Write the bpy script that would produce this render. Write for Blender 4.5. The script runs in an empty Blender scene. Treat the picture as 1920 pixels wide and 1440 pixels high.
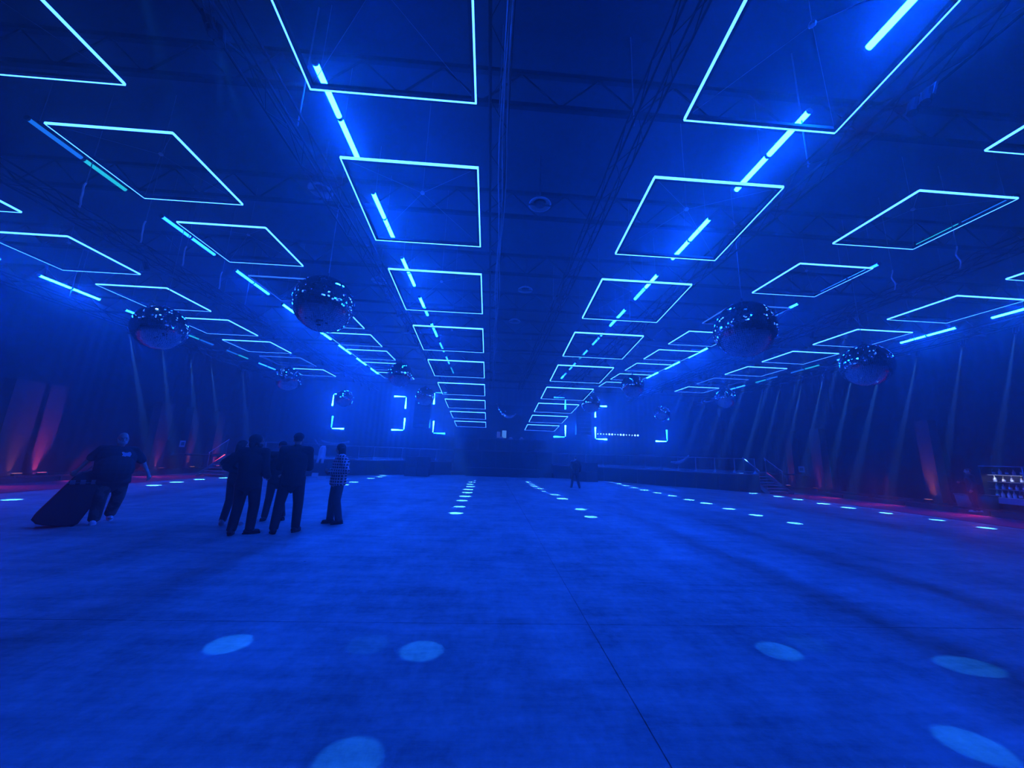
import bpy, math, random
from mathutils import Vector, Matrix
random.seed(7)
S = bpy.context.scene
COL = S.collection
PI = math.pi
CH = 1.6            # camera height
U = 5.18            # rigging unit: height of the front frames over the camera
CX = 1.04           # hall centre line

# ------------------------------------------------------------------ camera
FPX = 671.35
_y, _p, _r = math.radians(3.065), math.radians(11.35), math.radians(1.965)
_f = Vector((math.sin(_y)*math.cos(_p), math.cos(_y)*math.cos(_p), math.sin(_p)))
_rt = Vector((math.cos(_y), -math.sin(_y), 0)); _up = _rt.cross(_f)
RT = _rt*math.cos(_r) + _up*math.sin(_r); UP = -_rt*math.sin(_r) + _up*math.cos(_r); FW = _f
cd = bpy.data.cameras.new('camera'); cam = bpy.data.objects.new('camera', cd); COL.objects.link(cam)
cd.sensor_width = 36; cd.lens = FPX/1920*36; cd.clip_end = 200; cd.clip_start = .05
M = Matrix((RT, UP, -FW)).transposed().to_4x4(); M.translation = (0, 0, CH); cam.matrix_world = M
S.camera = cam
S.view_settings.view_transform = 'Standard'; S.view_settings.look = 'None'
S.view_settings.exposure = 0; S.view_settings.gamma = 1; S.view_settings.use_curve_mapping = False

# ------------------------------------------------------------------ world: no sky in the hall, only stage haze
HAZE = 0.0195
W = bpy.data.worlds.new('hall_air'); S.world = W; W.use_nodes = True
nt = W.node_tree; nt.nodes.clear()
wo = nt.nodes.new('ShaderNodeOutputWorld'); bg = nt.nodes.new('ShaderNodeBackground')
bg.inputs[0].default_value = (0, 0, 0, 1); bg.inputs[1].default_value = 0
nt.links.new(bg.outputs[0], wo.inputs[0])
vs = nt.nodes.new('ShaderNodeVolumeScatter'); vs.inputs['Color'].default_value = (.9, .9, .9, 1)
vs.inputs['Density'].default_value = HAZE; vs.inputs['Anisotropy'].default_value = 0.72
nt.links.new(vs.outputs[0], wo.inputs[1])
cy = S.cycles
cy.max_bounces = 5; cy.diffuse_bounces = 2; cy.glossy_bounces = 3; cy.volume_bounces = 0
cy.transparent_max_bounces = 8; cy.transmission_bounces = 2
cy.caustics_reflective = False; cy.caustics_refractive = False
cy.use_denoising = True; cy.adaptive_threshold = .015; cy.sample_clamp_indirect = 3.0; cy.blur_glossy = 0.3

# light levels (linear, blue dominated; everything the room shows is lit by these lamps)
E_BRIGHT = (.55, 27, 420)
E_MID    = (.20, 9, 160)
E_CYAN   = (.08, 1.3, 22)
E_TEAL   = (.02, .62, .80)
E_AZURE  = (.01, .18, .9)
E_FRAME  = (.30, 1.7, 13.0)
E_DIM    = (.035, .22, 1.4)
E_CORNER = (1.3, 27, 380)
PIN_W = 2600.0

# ------------------------------------------------------------------ materials
def mat(name, col, rough=.6, metal=0, noise=None, scale=8, bump=0, spec=.5, coat=0):
    m = bpy.data.materials.new(name); m.use_nodes = True
    n = m.node_tree; b = n.nodes['Principled BSDF']
    b.inputs['Base Color'].default_value = (*col, 1); b.inputs['Roughness'].default_value = rough
    b.inputs['Metallic'].default_value = metal; b.inputs['Specular IOR Level'].default_value = spec
    tc = n.nodes.new('ShaderNodeTexCoord'); nz = n.nodes.new('ShaderNodeTexNoise')
    nz.inputs['Scale'].default_value = scale; nz.inputs['Detail'].default_value = 6
    n.links.new(tc.outputs['Object'], nz.inputs['Vector'])
    mx = n.nodes.new('ShaderNodeMix'); mx.data_type = 'RGBA'
    k = noise if noise is not None else .2
    mx.inputs['A'].default_value = (*[c*(1-k) for c in col], 1)
    mx.inputs['B'].default_value = (*[min(1, c*(1+k)) for c in col], 1)
    n.links.new(nz.outputs['Fac'], mx.inputs['Factor']); n.links.new(mx.outputs['Result'], b.inputs['Base Color'])
    if bump:
        bp = n.nodes.new('ShaderNodeBump'); bp.inputs['Strength'].default_value = bump; bp.inputs['Distance'].default_value = .01
        n.links.new(nz.outputs['Fac'], bp.inputs['Height']); n.links.new(bp.outputs[0], b.inputs['Normal'])
    return m
def emat(name, e):
    m = bpy.data.materials.new(name); m.use_nodes = True
    n = m.node_tree; n.nodes.clear(); o = n.nodes.new('ShaderNodeOutputMaterial'); em = n.nodes.new('ShaderNodeEmission')
    s = max(e); em.inputs[0].default_value = (*[c/s for c in e], 1); em.inputs[1].default_value = s
    n.links.new(em.outputs[0], o.inputs[0])
    return m
MT = {}
MT['black'] = mat('black_metal', (.03, .03, .035), .45, 0)
MT['alu'] = mat('aluminium', (.45, .45, .47), .35, .8)
MT['truss'] = mat('black_truss', (.013, .013, .015), .8, spec=.15)
MT['drape'] = mat('black_drape', (.03, .03, .036), 1.0, scale=3, noise=.3, spec=.05)
MT['ceil'] = mat('roof_deck', (.025, .025, .028), .9, scale=2)
MT['deck'] = mat('deck_black', (.07, .07, .08), .7)
MT['skirt'] = mat('skirt_cloth', (.035, .035, .04), .9, bump=.3)
MT['rubber'] = mat('rubber', (.02, .02, .02), .8)
MT['white'] = mat('white_cloth', (.7, .7, .7), .8, bump=.2)
MT['steel'] = mat('steel', (.3, .3, .32), .4, .7)
MT['sling'] = mat('sling_wire', (.25, .25, .27), .5, .4); MT['cable'] = mat('cable', (.12, .12, .13), .5)
MT['mirror'] = mat('mirror_tile', (.85, .85, .88), .04, 1, noise=.03)
MT['core'] = mat('ball_core', (.02, .02, .02), .8)
for k, e in dict(bright=E_BRIGHT, mid=E_MID, cyan=E_CYAN, teal=E_TEAL, azure=E_AZURE, frame=E_FRAME, dim=E_DIM, corner=E_CORNER).items():
    MT[k] = emat('led_'+k, e)
MT['dot_led'] = emat('led_dot', (1.2, 3, 12)); MT['red_led'] = emat('led_red', (9, .6, 1.2)); MT['white_led'] = emat('led_white', (1.2, 1.4, 1.8))
MT['off_led'] = mat('led_unlit', (.25, .3, .35), .3)

def floor_mat():
    m = bpy.data.materials.new('worn_concrete'); m.use_nodes = True; n = m.node_tree; L = n.links; b = n.nodes['Principled BSDF']
    geo = n.nodes.new('ShaderNodeNewGeometry')
    def noise(scale, stretch, det=6, rough=.6):
        mp = n.nodes.new('ShaderNodeMapping'); mp.inputs['Scale'].default_value = stretch
        L.new(geo.outputs['Position'], mp.inputs[0])
        z = n.nodes.new('ShaderNodeTexNoise'); z.inputs['Scale'].default_value = scale; z.inputs['Detail'].default_value = det
        z.inputs['Roughness'].default_value = rough
        L.new(mp.outputs[0], z.inputs['Vector']); return z
    a = noise(.35, (1, 1, 1)); c = noise(2.2, (1, .45, 1), 8, .7); d = noise(14, (1, 1, 1), 4); sw = noise(1.4, (.5, 3.0, 1), 8, .75)
    def ma(op, x, y, clamp=False):
        q = n.nodes.new('ShaderNodeMath'); q.operation = op; q.use_clamp = clamp
        for i, v in enumerate((x, y)):
            if isinstance(v, (int, float)): q.inputs[i].default_value = v
            else: L.new(v, q.inputs[i])
        return q.outputs[0]
    t = ma('ADD', ma('MULTIPLY', a.outputs[0], .28), ma('ADD', ma('MULTIPLY', c.outputs[0], .28), ma('ADD', ma('MULTIPLY', d.outputs[0], .12), ma('MULTIPLY', sw.outputs[0], .32))))
    r = n.nodes.new('ShaderNodeValToRGB'); r.color_ramp.elements[0].position = .40; r.color_ramp.elements[1].position = .60
    r.color_ramp.elements[0].color = (.17, .17, .18, 1); r.color_ramp.elements[1].color = (.52, .52, .53, 1)
    L.new(t, r.inputs[0])
    sk = n.nodes.new('ShaderNodeTexVoronoi'); sk.inputs['Scale'].default_value = 1.3; L.new(geo.outputs['Position'], sk.inputs['Vector'])
    spot = ma('LESS_THAN', sk.outputs['Distance'], .022)
    mx = n.nodes.new('ShaderNodeMix'); mx.data_type = 'RGBA'; L.new(spot, mx.inputs['Factor']); L.new(r.outputs[0], mx.inputs['A']); mx.inputs['B'].default_value = (.08, .08, .08, 1)
    L.new(mx.outputs['Result'], b.inputs['Base Color'])
    L.new(ma('ADD', ma('MULTIPLY', t, -.5), .82), b.inputs['Roughness'])
    b.inputs['Specular IOR Level'].default_value = .45
    bp = n.nodes.new('ShaderNodeBump'); bp.inputs['Strength'].default_value = .55; bp.inputs['Distance'].default_value = .02
    L.new(ma('ADD', c.outputs[0], ma('MULTIPLY', sw.outputs[0], 1.0)), bp.inputs['Height']); L.new(bp.outputs[0], b.inputs['Normal'])
    return m
MT['floor'] = floor_mat()
MT['joint'] = mat('joint_dirt', (.10, .10, .10), .9)
MT['carpet'] = mat('red_carpet', (.55, .06, .12), .95, scale=30, bump=.5, noise=.35)
MT['dark_carpet'] = mat('dark_carpet', (.05, .05, .055), .95, scale=30)

# ------------------------------------------------------------------ helpers
class MB:
    def __init__(s): s.v = []; s.f = []
    def add(s, vs, fs):
        o = len(s.v); s.v += [tuple(v) for v in vs]; s.f += [tuple(i+o for i in f) for f in fs]; return s
    def box(s, c, d, rz=0, m=None):
        x, y, z = [q/2 for q in d]
        vs = [Vector((i*x, j*y, k*z)) for k in (-1, 1) for j in (-1, 1) for i in (-1, 1)]
        if rz: R = Matrix.Rotation(rz, 3, 'Z'); vs = [R @ v for v in vs]
        if m: vs = [m @ v for v in vs]
        vs = [v+Vector(c) for v in vs]
        return s.add(vs, [(0, 2, 3, 1), (4, 5, 7, 6), (0, 1, 5, 4), (2, 6, 7, 3), (0, 4, 6, 2), (1, 3, 7, 5)])
    def tube(s, p, q, r, n=8, r2=None, cap=True):
        p, q = Vector(p), Vector(q); d = (q-p).normalized()
        a = d.orthogonal().normalized(); b = d.cross(a); r2 = r if r2 is None else r2
        vs = []
        for c, rr in ((p, r), (q, r2)):
            vs += [c+(a*math.cos(2*PI*i/n)+b*math.sin(2*PI*i/n))*rr for i in range(n)]
        fs = [(i, (i+1) % n, n+(i+1) % n, n+i) for i in range(n)]
        if cap: fs += [tuple(range(n-1, -1, -1)), tuple(range(n, 2*n))]
        return s.add(vs, fs)
    def path(s, pts, r, n=6):
        for a, b in zip(pts, pts[1:]): s.tube(a, b, r, n)
        return s
    def lathe(s, prof, n=24, c=(0, 0, 0)):
        c = Vector(c); vs = []
        for (r, z) in prof: vs += [c+Vector((r*math.cos(2*PI*i/n), r*math.sin(2*PI*i/n), z)) for i in range(n)]
        fs = []
        for k in range(len(prof)-1):
            fs += [(k*n+i, k*n+(i+1) % n, (k+1)*n+(i+1) % n, (k+1)*n+i) for i in range(n)]
        if prof[0][0] > 1e-4: fs.append(tuple(range(n-1, -1, -1)))
        if prof[-1][0] > 1e-4: fs.append(tuple((len(prof)-1)*n+i for i in range(n)))
        return s.add(vs, fs)
    def prism(s, poly, z0, z1):
        n = len(poly); vs = [(x, y, z0) for x, y in poly]+[(x, y, z1) for x, y in poly]
        return s.add(vs, [tuple(range(n-1, -1, -1)), tuple(range(n, 2*n))]+[(i, (i+1) % n, n+(i+1) % n, n+i) for i in range(n)])
    def mesh(s, name='m', material=None, smooth=False):
        me = bpy.data.meshes.new(name); me.from_pydata(s.v, [], s.f); me.update()
        if material: me.materials.append(material)
        if smooth: me.polygons.foreach_set('use_smooth', [True]*len(me.polygons))
        return me
def link(name, me, parent=None, loc=None, rot=None):
    o = bpy.data.objects.new(name, me); COL.objects.link(o)
    if parent: o.parent = parent
    if loc is not None: o.location = loc
    if rot is not None: o.rotation_euler = rot
    return o
def obj(name, mb, material, parent=None, smooth=False, loc=None, rot=None):
    return link(name, mb.mesh(name, MT.get(material, material) if isinstance(material, str) else material, smooth), parent, loc, rot)
def tag(o, label=None, cat=None, group=None, kind=None):
    if label: o['label'] = label
    if cat: o['category'] = cat
    if group: o['group'] = group
    if kind: o['kind'] = kind
    return o
def thing(name, label, cat, loc=(0, 0, 0), rz=0, group=None):
    o = bpy.data.objects.new(name, None); COL.objects.link(o); o.location = loc; o.rotation_euler = (0, 0, rz); o.empty_display_size = .1
    return tag(o, label, cat, group)
def struct(name, mb, material, **k): return tag(obj(name, mb, material, **k), kind='structure')
def ray(px, py): return FW*FPX + RT*(px-960) - UP*(py-720)
def onfloor(px, py, z=0):
    d = ray(px, py); t = (z-CH)/d.z; return Vector((d.x*t, d.y*t, z))
def aty(px, py, Y):
    d = ray(px, py)*(1/ray(px, py).y)*Y; return Vector((d.x, Y, d.z+CH))
def atx(px, py, X):
    d = ray(px, py)*(1/ray(px, py).x)*X; return Vector((X, d.y, d.z+CH))
ORD = ['nearest', 'second', 'third', 'fourth', 'fifth', 'sixth', 'seventh', 'eighth', 'ninth', 'tenth', 'eleventh', 'twelfth', 'thirteenth', 'fourteenth', 'fifteenth']

# ------------------------------------------------------------------ the hall
XL, XR, YB, YF, ZC = CX-23, CX+23, -9, 37, 9.1
fl = struct('floor', MB().box((CX, 14, -.16), (46.4, 46.4, .2)), 'joint')
JY = onfloor(1300, 1173).y
xs = [XL-.2, -13.2, -6.1, CX, 8.15, 15.3, XR+.2]; ys = [YB-.2, JY, JY+9.4, JY+18.8, YF+.2]
for i in range(len(xs)-1):
    for j in range(len(ys)-1):
        g = .0035
        x0, x1, y0, y1 = xs[i]+g, xs[i+1]-g, ys[j]+g, ys[j+1]-g
        if abs(xs[i]-CX) > .1: x0 -= g-.001
        if abs(xs[i+1]-CX) > .1: x1 += g-.001
        obj('slab', MB().box(((x0+x1)/2, (y0+y1)/2, -.03), (x1-x0, y1-y0, .06)), 'floor', fl)
struct('ceiling', MB().box((CX, 14, ZC+.15), (46.4, 46.4, .3)), 'ceil')
def drape(name, p, q, z1, amp=.045, per=.55, n=None, m='drape'):
    p, q = Vector(p), Vector(q); d = q-p; L = d.length; d.normalize(); nn = Vector((-d.y, d.x, 0)); n = n or int(L/per*6)
    vs = []; fs = []
    for k in range(n+1):
        t = L*k/n; a = amp*(.45+.4*math.sin(t*.83+1)*math.sin(t*.31))*math.sin(2*PI*t/per+1.6*math.sin(t*.9))+.03*math.sin(t*1.7)
        for z in (0.0, z1): vs.append(p+d*t+nn*a+Vector((0, 0, z)))
    for k in range(n): fs.append((2*k, 2*k+2, 2*k+3, 2*k+1))
    return struct(name, MB().add(vs, fs), m, smooth=True)
drape('wall_left', (XL, YB, 0), (XL, YF, 0), ZC)
drape('wall_right', (XR, YF, 0), (XR, YB, 0), ZC)
MT['drape_back'] = mat('grey_drape', (.12, .12, .13), 1.0, scale=3, spec=.05)
drape('wall_back', (XR, YF-.3, 0), (XL, YF-.3, 0), ZC, amp=.02, m='drape_back')
drape('wall_front', (XL, YB+.2, 0), (XR, YB+.2, 0), ZC)

# carpets along both sides
def flat_thing(name, label, cat, x0, x1, y0, y1, z, m, wave=0):
    mb = MB(); n = 60
    for k in range(n):
        a, b = y0+(y1-y0)*k/n, y0+(y1-y0)*(k+1)/n
        wa, wb = [wave*math.sin(t*2.9)*.5 for t in (a, b)]
        s = 1 if x1 > x0 else -1
        vs = [(x0, a, 0.001), (x1+wa*s, a, .001), (x1+wb*s, b, .001), (x0, b, .001)]
        vs += [(x, y, z) for x, y, _ in vs]
        if s < 0: fs = [(4, 7, 6, 5), (0, 4, 5, 1), (1, 5, 6, 2), (3, 7, 4, 0)]
        else: fs = [(4, 5, 6, 7), (0, 1, 5, 4), (1, 2, 6, 5), (3, 0, 4, 7)]
        mb.add(vs, fs)
    return tag(obj(name, mb, m), label, cat)
flat_thing('carpet_runner', 'red carpet runner along the left side behind the bald man', 'carpet', -14.4, -17.1, 1, 20.6, .012, 'carpet', .12)
flat_thing('carpet_runner', 'red carpet runner along the right side from the stairs to the drinks cooler', 'carpet', 15.7, 18.3, 1, 20.0, .012, 'carpet', .12)
flat_thing('dark_carpet', 'dark carpet strip between the red runner and the left drape', 'carpet', -17.26, XL+.25, 1, 28, .008, 'dark_carpet')
flat_thing('dark_carpet', 'dark carpet strip between the red runner and the right drape', 'carpet', 18.46, XR-.25, 1, 28, .008, 'dark_carpet')

# ------------------------------------------------------------------ stage platform
PATH = [(14.5, 20.4), (12.9, 21.7), (7.5, 27.0), (4.0, 28.9)]
DH = 1.04
def deck(sgn, label):
    t = thing('stage_platform', label, 'stage', (CX, 0, 0))
    P = [(sgn*x, y) for x, y in PATH]
    poly = P+[(sgn*4.0, YF-.6), (sgn*20.5, YF-.6), (sgn*20.5, 23.5), (sgn*14.5, 23.5)]
    if sgn > 0: poly = poly[::-1]
    # split into convex prisms: triangles from fan would break, use ngon prism with tessellation
    obj('deck_top', MB().prism(poly, DH-.09, DH), 'deck', t)
    obj('edge_trim', MB().path([(x, y, DH-.045) for x, y in [(sgn*14.5, 23.5)]+P], .03, 6), 'steel', t)
    for (a, b) in [((sgn*14.5, 23.5), P[0])]+list(zip(P, P[1:])):
        a, b = Vector((*a, 0)), Vector((*b, 0)); d = b-a; n = max(1, round(d.length/1.22)); d /= n
        for k in range(n):
            c = a+d*(k+.5); ang = math.atan2(d.y, d.x)
            obj('skirt_panel', MB().box((c.x, c.y, (DH-.1)/2+.005), (d.length-.02, .03, DH-.11), ang), 'skirt', t)
    return t
deck(-1, 'black stage platform wing left of the DJ stage')
deck(1, 'black stage platform wing right of the DJ stage')
# main centre stage
t = thing('dj_stage', 'tall dark centre stage block at the far end of the hall', 'stage', (CX, 31.6, 0))
obj('deck_top', MB().box((0, 0, 1.95), (7.9, 5.0, .1)), 'deck', t)
for k in range(7):
    obj('front_panel', MB().box((-3.36+k*1.12, -2.45, .95), (1.1, .06, 1.88)), 'skirt', t)
for s in (-1, 1): obj('side_panel', MB().box((s*3.9, 0, .95), (.06, 4.9, 1.88)), 'skirt', t)
t = thing('stage_step', 'low dark step block in front of the tall centre stage', 'step', (CX, 28.6, 0))
obj('step_body', MB().box((0, 0, .3), (5.6, .8, .58)), 'skirt', t); obj('step_top', MB().box((0, 0, .61), (5.7, .84, .05)), 'deck', t)
# dj booth and gear
t = thing('dj_booth', 'long dark DJ table on the tall centre stage', 'table', (CX, 29.8, 2.0))
obj('table_top', MB().box((0, 0, .88), (4.0, .7, .06)), 'deck', t)
for k in range(3): obj('front_cloth', MB().box((-1.32+k*1.32, -.33, .43), (1.3, .04, .84)), 'skirt', t)
for s in (-1, 1): obj('leg', MB().box((s*1.9, .25, .43), (.06, .06, .84)), 'black', t)
MT['screen'] = emat('screen_glow', (.08, .3, .9)); MT['screen2'] = emat('screen_dim', (.02, .05, .3))
for px, w, h, mm, lb in ((945, .36, .62, 'screen', 'brighter pale upright screen on the DJ table'), (934.5, .30, .5, 'screen2', 'dim upright screen left of the brighter one on the DJ table')):
    p = aty(px, 829, 29.75)
    t = thing('monitor_screen', lb, 'screen', (p.x, 29.98, 2.911))
    obj('stand', MB().tube((0, 0, 0), (0, 0, .12), .02).box((0, 0, .008), (.2, .16, .016)), 'black', t)
    obj('housing', MB().box((0, .02, .12+h/2), (w+.04, .03, h+.04)), 'black', t)
    obj('panel', MB().box((0, -.003, .12+h/2), (w, .012, h)), mm, t)
for px, lb in ((940, 'silver media deck on the DJ table under the bright screen'), (957, 'silver media deck right of the bright screen on the DJ table'), (978, 'silver media deck at the right end of the DJ table')):
    p = aty(px, 836, 29.75)
    t = thing('media_deck', lb, 'deck', (p.x, 29.69, 2.911))
    obj('body', MB().box((0, 0, .05), (.4, .4, .1)), 'steel', t); obj('platter', MB().tube((0, -.02, .1), (0, -.02, .125), .14, 20), 'alu', t)
    obj('display', MB().box((0, .17, .16), (.2, .02, .1)), 'screen2', t)

# railings
def railing(sgn, name, label):
    t = thing(name, label, 'railing', (CX, 0, DH))
    pts = [Vector((sgn*x, y, 0)) for x, y in PATH]
    pts = [p+Vector((-sgn*0.0, .25, 0)) for p in pts]
    for a, b in zip(pts, pts[1:]):
        d = b-a; n = max(1, round(d.length/1.15))
        for k in range(n):
            p = a+d*k/n
            obj('post', MB().tube(p, p+Vector((0, 0, .88)), .035, 8).lathe([(.16, 0), (.12, .03), (.04, .16)], 10, p), 'steel', t)
        for z in (.86, .10): obj('rail', MB().tube(a+Vector((0, 0, z)), b+Vector((0, 0, z)), .022, 6), 'steel', t)
railing(-1, 'deck_railing', 'grey post railing along the left stage wing'); railing(1, 'deck_railing', 'grey post railing along the right stage wing')

# stairs with red edge light
def stairs(sgn, x0, x1, ytop, label):
    t = thing('stage_stairs', label, 'stairs', (0, 0, 0)); n = 6; run = .29; xm = (x0+x1)/2; w = abs(x1-x0)
    for k in range(n):
        z = DH*(n-k)/(n+1)
        obj('tread', MB().box((xm, ytop-run*(k+.5), z-.02), (w-.08, run-.02, .04)), MT['tread'], t)
    for x in (x0, x1):
        a, b = Vector((x, ytop, DH-.03)), Vector((x, ytop-run*n-.12, .02))
        for z in (0,): obj('stringer', MB().box((a+b)/2, (.05, .22, (a-b).length), m=(a-b).to_track_quat('Z', 'Y').to_matrix()), 'steel', t)
    xo = x1 if sgn > 0 else x0
    a, b = Vector((xo+.03*sgn, ytop, DH+.09)), Vector((xo+.03*sgn, ytop-run*n, .15))
    xi = x0 if sgn > 0 else x1
    d = (a-b)
    for (s0, s1) in ((.02, .46), (.5, .98)): obj('light_strip', MB().tube(a-d*s0, a-d*s1, .018, 6), 'red_led' if sgn < 0 else MT['red_dim'], t)
    for x in (x0, x1):
        h0, h1 = Vector((x, ytop+.05, DH+.95)), Vector((x, ytop-run*n*.75, .95+DH*.25))
        obj('handrail', MB().tube(h0, h1, .022, 6), MT['redsteel'], t)
        for f in (0.05, .95):
            q = h0+(h1-h0)*f; obj('rail_post', MB().tube(q, (q.x, q.y, q.z-.95), .02, 6), 'steel', t)
MT['tread'] = mat('stair_tread', (.4, .3, .32), .6); MT['red_dim'] = emat('led_red_dim', (.55, .06, .30)); MT['redsteel'] = mat('rail_paint', (.6, .35, .4), .4)
stairs(1, 15.6, 17.0, 21.7, 'stairs with lit handrail at the end of the right stage wing')
stairs(-1, -15.2, -13.8, 22.0, 'red lit stairs at the end of the left stage wing')
for sgn, x0, x1, y0, lb in ((1, 15.55, 17.05, 21.7, 'black stair landing behind the right stairs'), (-1, -15.25, -13.75, 22.0, 'black stair landing behind the left red lit stairs')):
    t = thing('stair_landing', lb, 'platform', (0, 0, 0))
    y1 = 23.49
    obj('landing_top', MB().box(((x0+x1)/2, (y0+y1)/2+.01, DH-.04), (x1-x0, y1-y0, .07)), 'deck', t)
    for x in (x0+.03, x1-.03):
        for y in (y0+.05, y1-.05): obj('leg', MB().box((x, y, (DH-.075)/2), (.05, .05, DH-.08)), 'steel', t)

# ------------------------------------------------------------------ roof trusses (across) and rigging trusses (along)
for k in range(11):
    y = 2.4+3.2*k
    t = thing('roof_truss', ORD[k]+' steel roof truss across the hall, counted from the camera', 'truss', (CX, y, 8.1), group='roof trusses')
    for z in (0, .75): obj('chord', MB().box((0, 0, z), (45.4, .09, .09)), 'truss', t)
    mb = MB(); n = 30
    for i in range(n):
        a = -22.6+45.2*i/n; b = -22.6+45.2*(i+1)/n; m_ = (a+b)/2
        mb.tube((a, 0, .02), (m_, 0, .73), .02, 4).tube((m_, 0, .73), (b, 0, .02), .02, 4)
    tag(obj('lacing', mb, 'truss', t), kind='stuff')
TRX = dict(E=(-15.4, 6.35), A=(-9.3, 6.35), B=(-3.3, 6.35), M=(-.1, 6.9), N=(2.2, 6.9), C=(5.25, 6.35), D=(11.3, 6.35), F=(17.1, 6.35))
TRL = dict(E='outer left', A='left', B='left centre', M='middle left', N='middle right', C='right centre', D='right', F='outer right')
def truss_meshes(L):
    w = .29; ch = {}
    for i, (x, z) in enumerate(((-w/2, 0), (w/2, 0), (-w/2, w), (w/2, w))): ch[i] = MB().tube((x, 0, z), (x, L, z), .019, 6).mesh('chord', MT['truss'])
    mb = MB(); n = int(L/.5)
    for i in range(n):
        a, b = L*i/n, L*(i+1)/n; s = 1 if i % 2 else -1
        mb.tube((-w/2*s, a, 0), (w/2*s, b, 0), .007, 4, cap=False)
        for x in (-w/2, w/2): mb.tube((x, a, 0 if s > 0 else w), (x, b, w if s > 0 else 0), .009, 4, cap=False)
    return ch, mb.mesh('lacing', MT['truss'])
TCH, TLA = truss_meshes(33)
for r, (x, z) in TRX.items():
    t = thing('rigging_truss', 'aluminium box truss running lengthwise overhead, '+TRL[r]+' line', 'truss', (x, -4, z))
    for i in range(4): link('chord', TCH[i], t)
    tag(link('lacing', TLA, t), kind='stuff')
    for y in (1.5, 9, 17, 25, 31): obj('hoist_chain', MB().tube((0, y, .29), (0, y, ZC-z-.004), .012, 5), 'cable', t)
# cable bundle along the middle left truss
mb = MB()
for j in range(3):
    pts = [(-.05+.05*j+.03*math.sin(k*1.3+j), -3+k*1.0, 6.84-.05*abs(math.sin(k*.9+j))) for k in range(30)]
    mb.path(pts, .014, 5)
tag(obj('cable_bundle', mb, 'cable'), 'bundle of cables slung under the middle left overhead truss', 'cable')

# unlit round roof lamps
for (rx, ry), lb in (((-.713, 1.279), 'near left'), ((.156, 1.271), 'near middle'), ((.171, 2.035), 'centre of the middle line,'), ((-.709, 2.029), 'further left'), ((.142, 2.568), 'far middle')):
    z = 6.1
    t = thing('roof_lamp', 'unlit round roof lamp with pale rim, '+lb+' between the trusses', 'lamp', (rx*z, ry*z, z+CH), group=None)
    obj('reflector', MB().lathe([(.0001, .10), (.16, .10), (.27, .02), (.28, 0), (.24, -.015), (.16, .05), (.0001, .05)], 28), 'sling', t, smooth=True)
    obj('glass', MB().lathe([(.15, .045), (.13, -.01), (.0001, -.03)], 20), 'black', t, smooth=True)
    obj('bracket', MB().box((0, 0, -.012), (.56, .04, .02)), 'black', t)
    obj('stem', MB().tube((0, 0, .10), (0, 0, ZC-.004-z-CH), .02, 6), 'black', t)

# ------------------------------------------------------------------ light frames
FW_, FL_ = .422*U, .364*U
def strip_mesh(L, m): return MB().box((0, 0, 0), (L, .022, .036)).mesh('light_strip', MT[m])
SM = {}
def bar_mesh(L):
    return MB().box((0, 0, 0), (L, .045, .05)).mesh('frame_bar', MT['black'])
BW, BL = bar_mesh(FW_), bar_mesh(FL_-.09)
FROWS = {  # xL, z0, y0, pitch, slope, first, last
 'B': (-.500, 1.0, -.141, .561, -.114, 1, 9), 'C': (.484, 1.0, -.132, .545, -.122, 1, 9),
 'A': (-1.601, 1.091, .609, .539, -.004, 0, 8), 'D': (1.669, 1.090, .593, .563, .006, 0, 8),
 'E': (-2.523, .985, 1.154, .546, -.005, 0, 6), 'F': (2.635, .983, 1.193, .568, .003, 0, 6)}
RN = dict(E='outermost left row', A='second row from the left', B='left centre row', C='right centre row', D='second row from the right', F='outermost right row')
DIM = {('A', 3), ('D', 3), ('E', 5), ('F', 5)}
for r, (xl, z0, y0, pt, sl, i0, i1) in FROWS.items():
    ang = math.atan(sl)
    for i in range(i0, i1+1):
        w = (.4215 if r not in 'BC' else (.419 if r == 'B' else .421))*U; ln = .364*U
        yc = (y0+pt*i)*U+ln/2; zc = z0*U+sl*yc+CH; xc = xl*U+w/2
        mk = 'dim' if (r, i) in DIM else 'frame'
        t = thing('light_frame', '%s rectangular light frame in the %s, counted from the camera' % (ORD[i-i0], RN[r]), 'light', (xc, yc, zc), group='hanging light frames')
        t.rotation_euler = (ang, 0, 0)
        for nm, p, rz, L in (('near', (0, -ln/2+.022, 0), 0, FW_), ('far', (0, ln/2-.022, 0), PI, FW_), ('left', (-w/2+.022, 0, 0), -PI/2, ln-.09), ('right', (w/2-.022, 0, 0), PI/2, ln-.09)):
            b = link('frame_bar', BW if L == FW_ else BL, t, p, (0, 0, rz))
            key = (round(L, 2), mk)
            if key not in SM: SM[key] = strip_mesh(L+(.03 if L == FW_ else .09), mk)
            link('light_strip', SM[key], b, (0, -.034, -.008))
        if r in 'BCADEF':
            ap = Vector((0, 0, .35)); top = ZC-.05-zc
            for sx in (-1, 1):
                for sy in (-1, 1): obj('sling', MB().tube((sx*(w/2-.05), sy*(ln/2-.05), .02), ap, .004, 4), 'sling', t)
            obj('ring', MB().lathe([(.03, -.02), (.045, 0), (.03, .03)], 8, ap), 'alu', t)
            tp = Matrix.Rotation(-ang, 3, 'X') @ Vector((0, 0, ZC-.003-zc-ap.z*math.cos(ang))); obj('cable', MB().tube(ap, ap+tp, .005, 4), 'cable', t)

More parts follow.
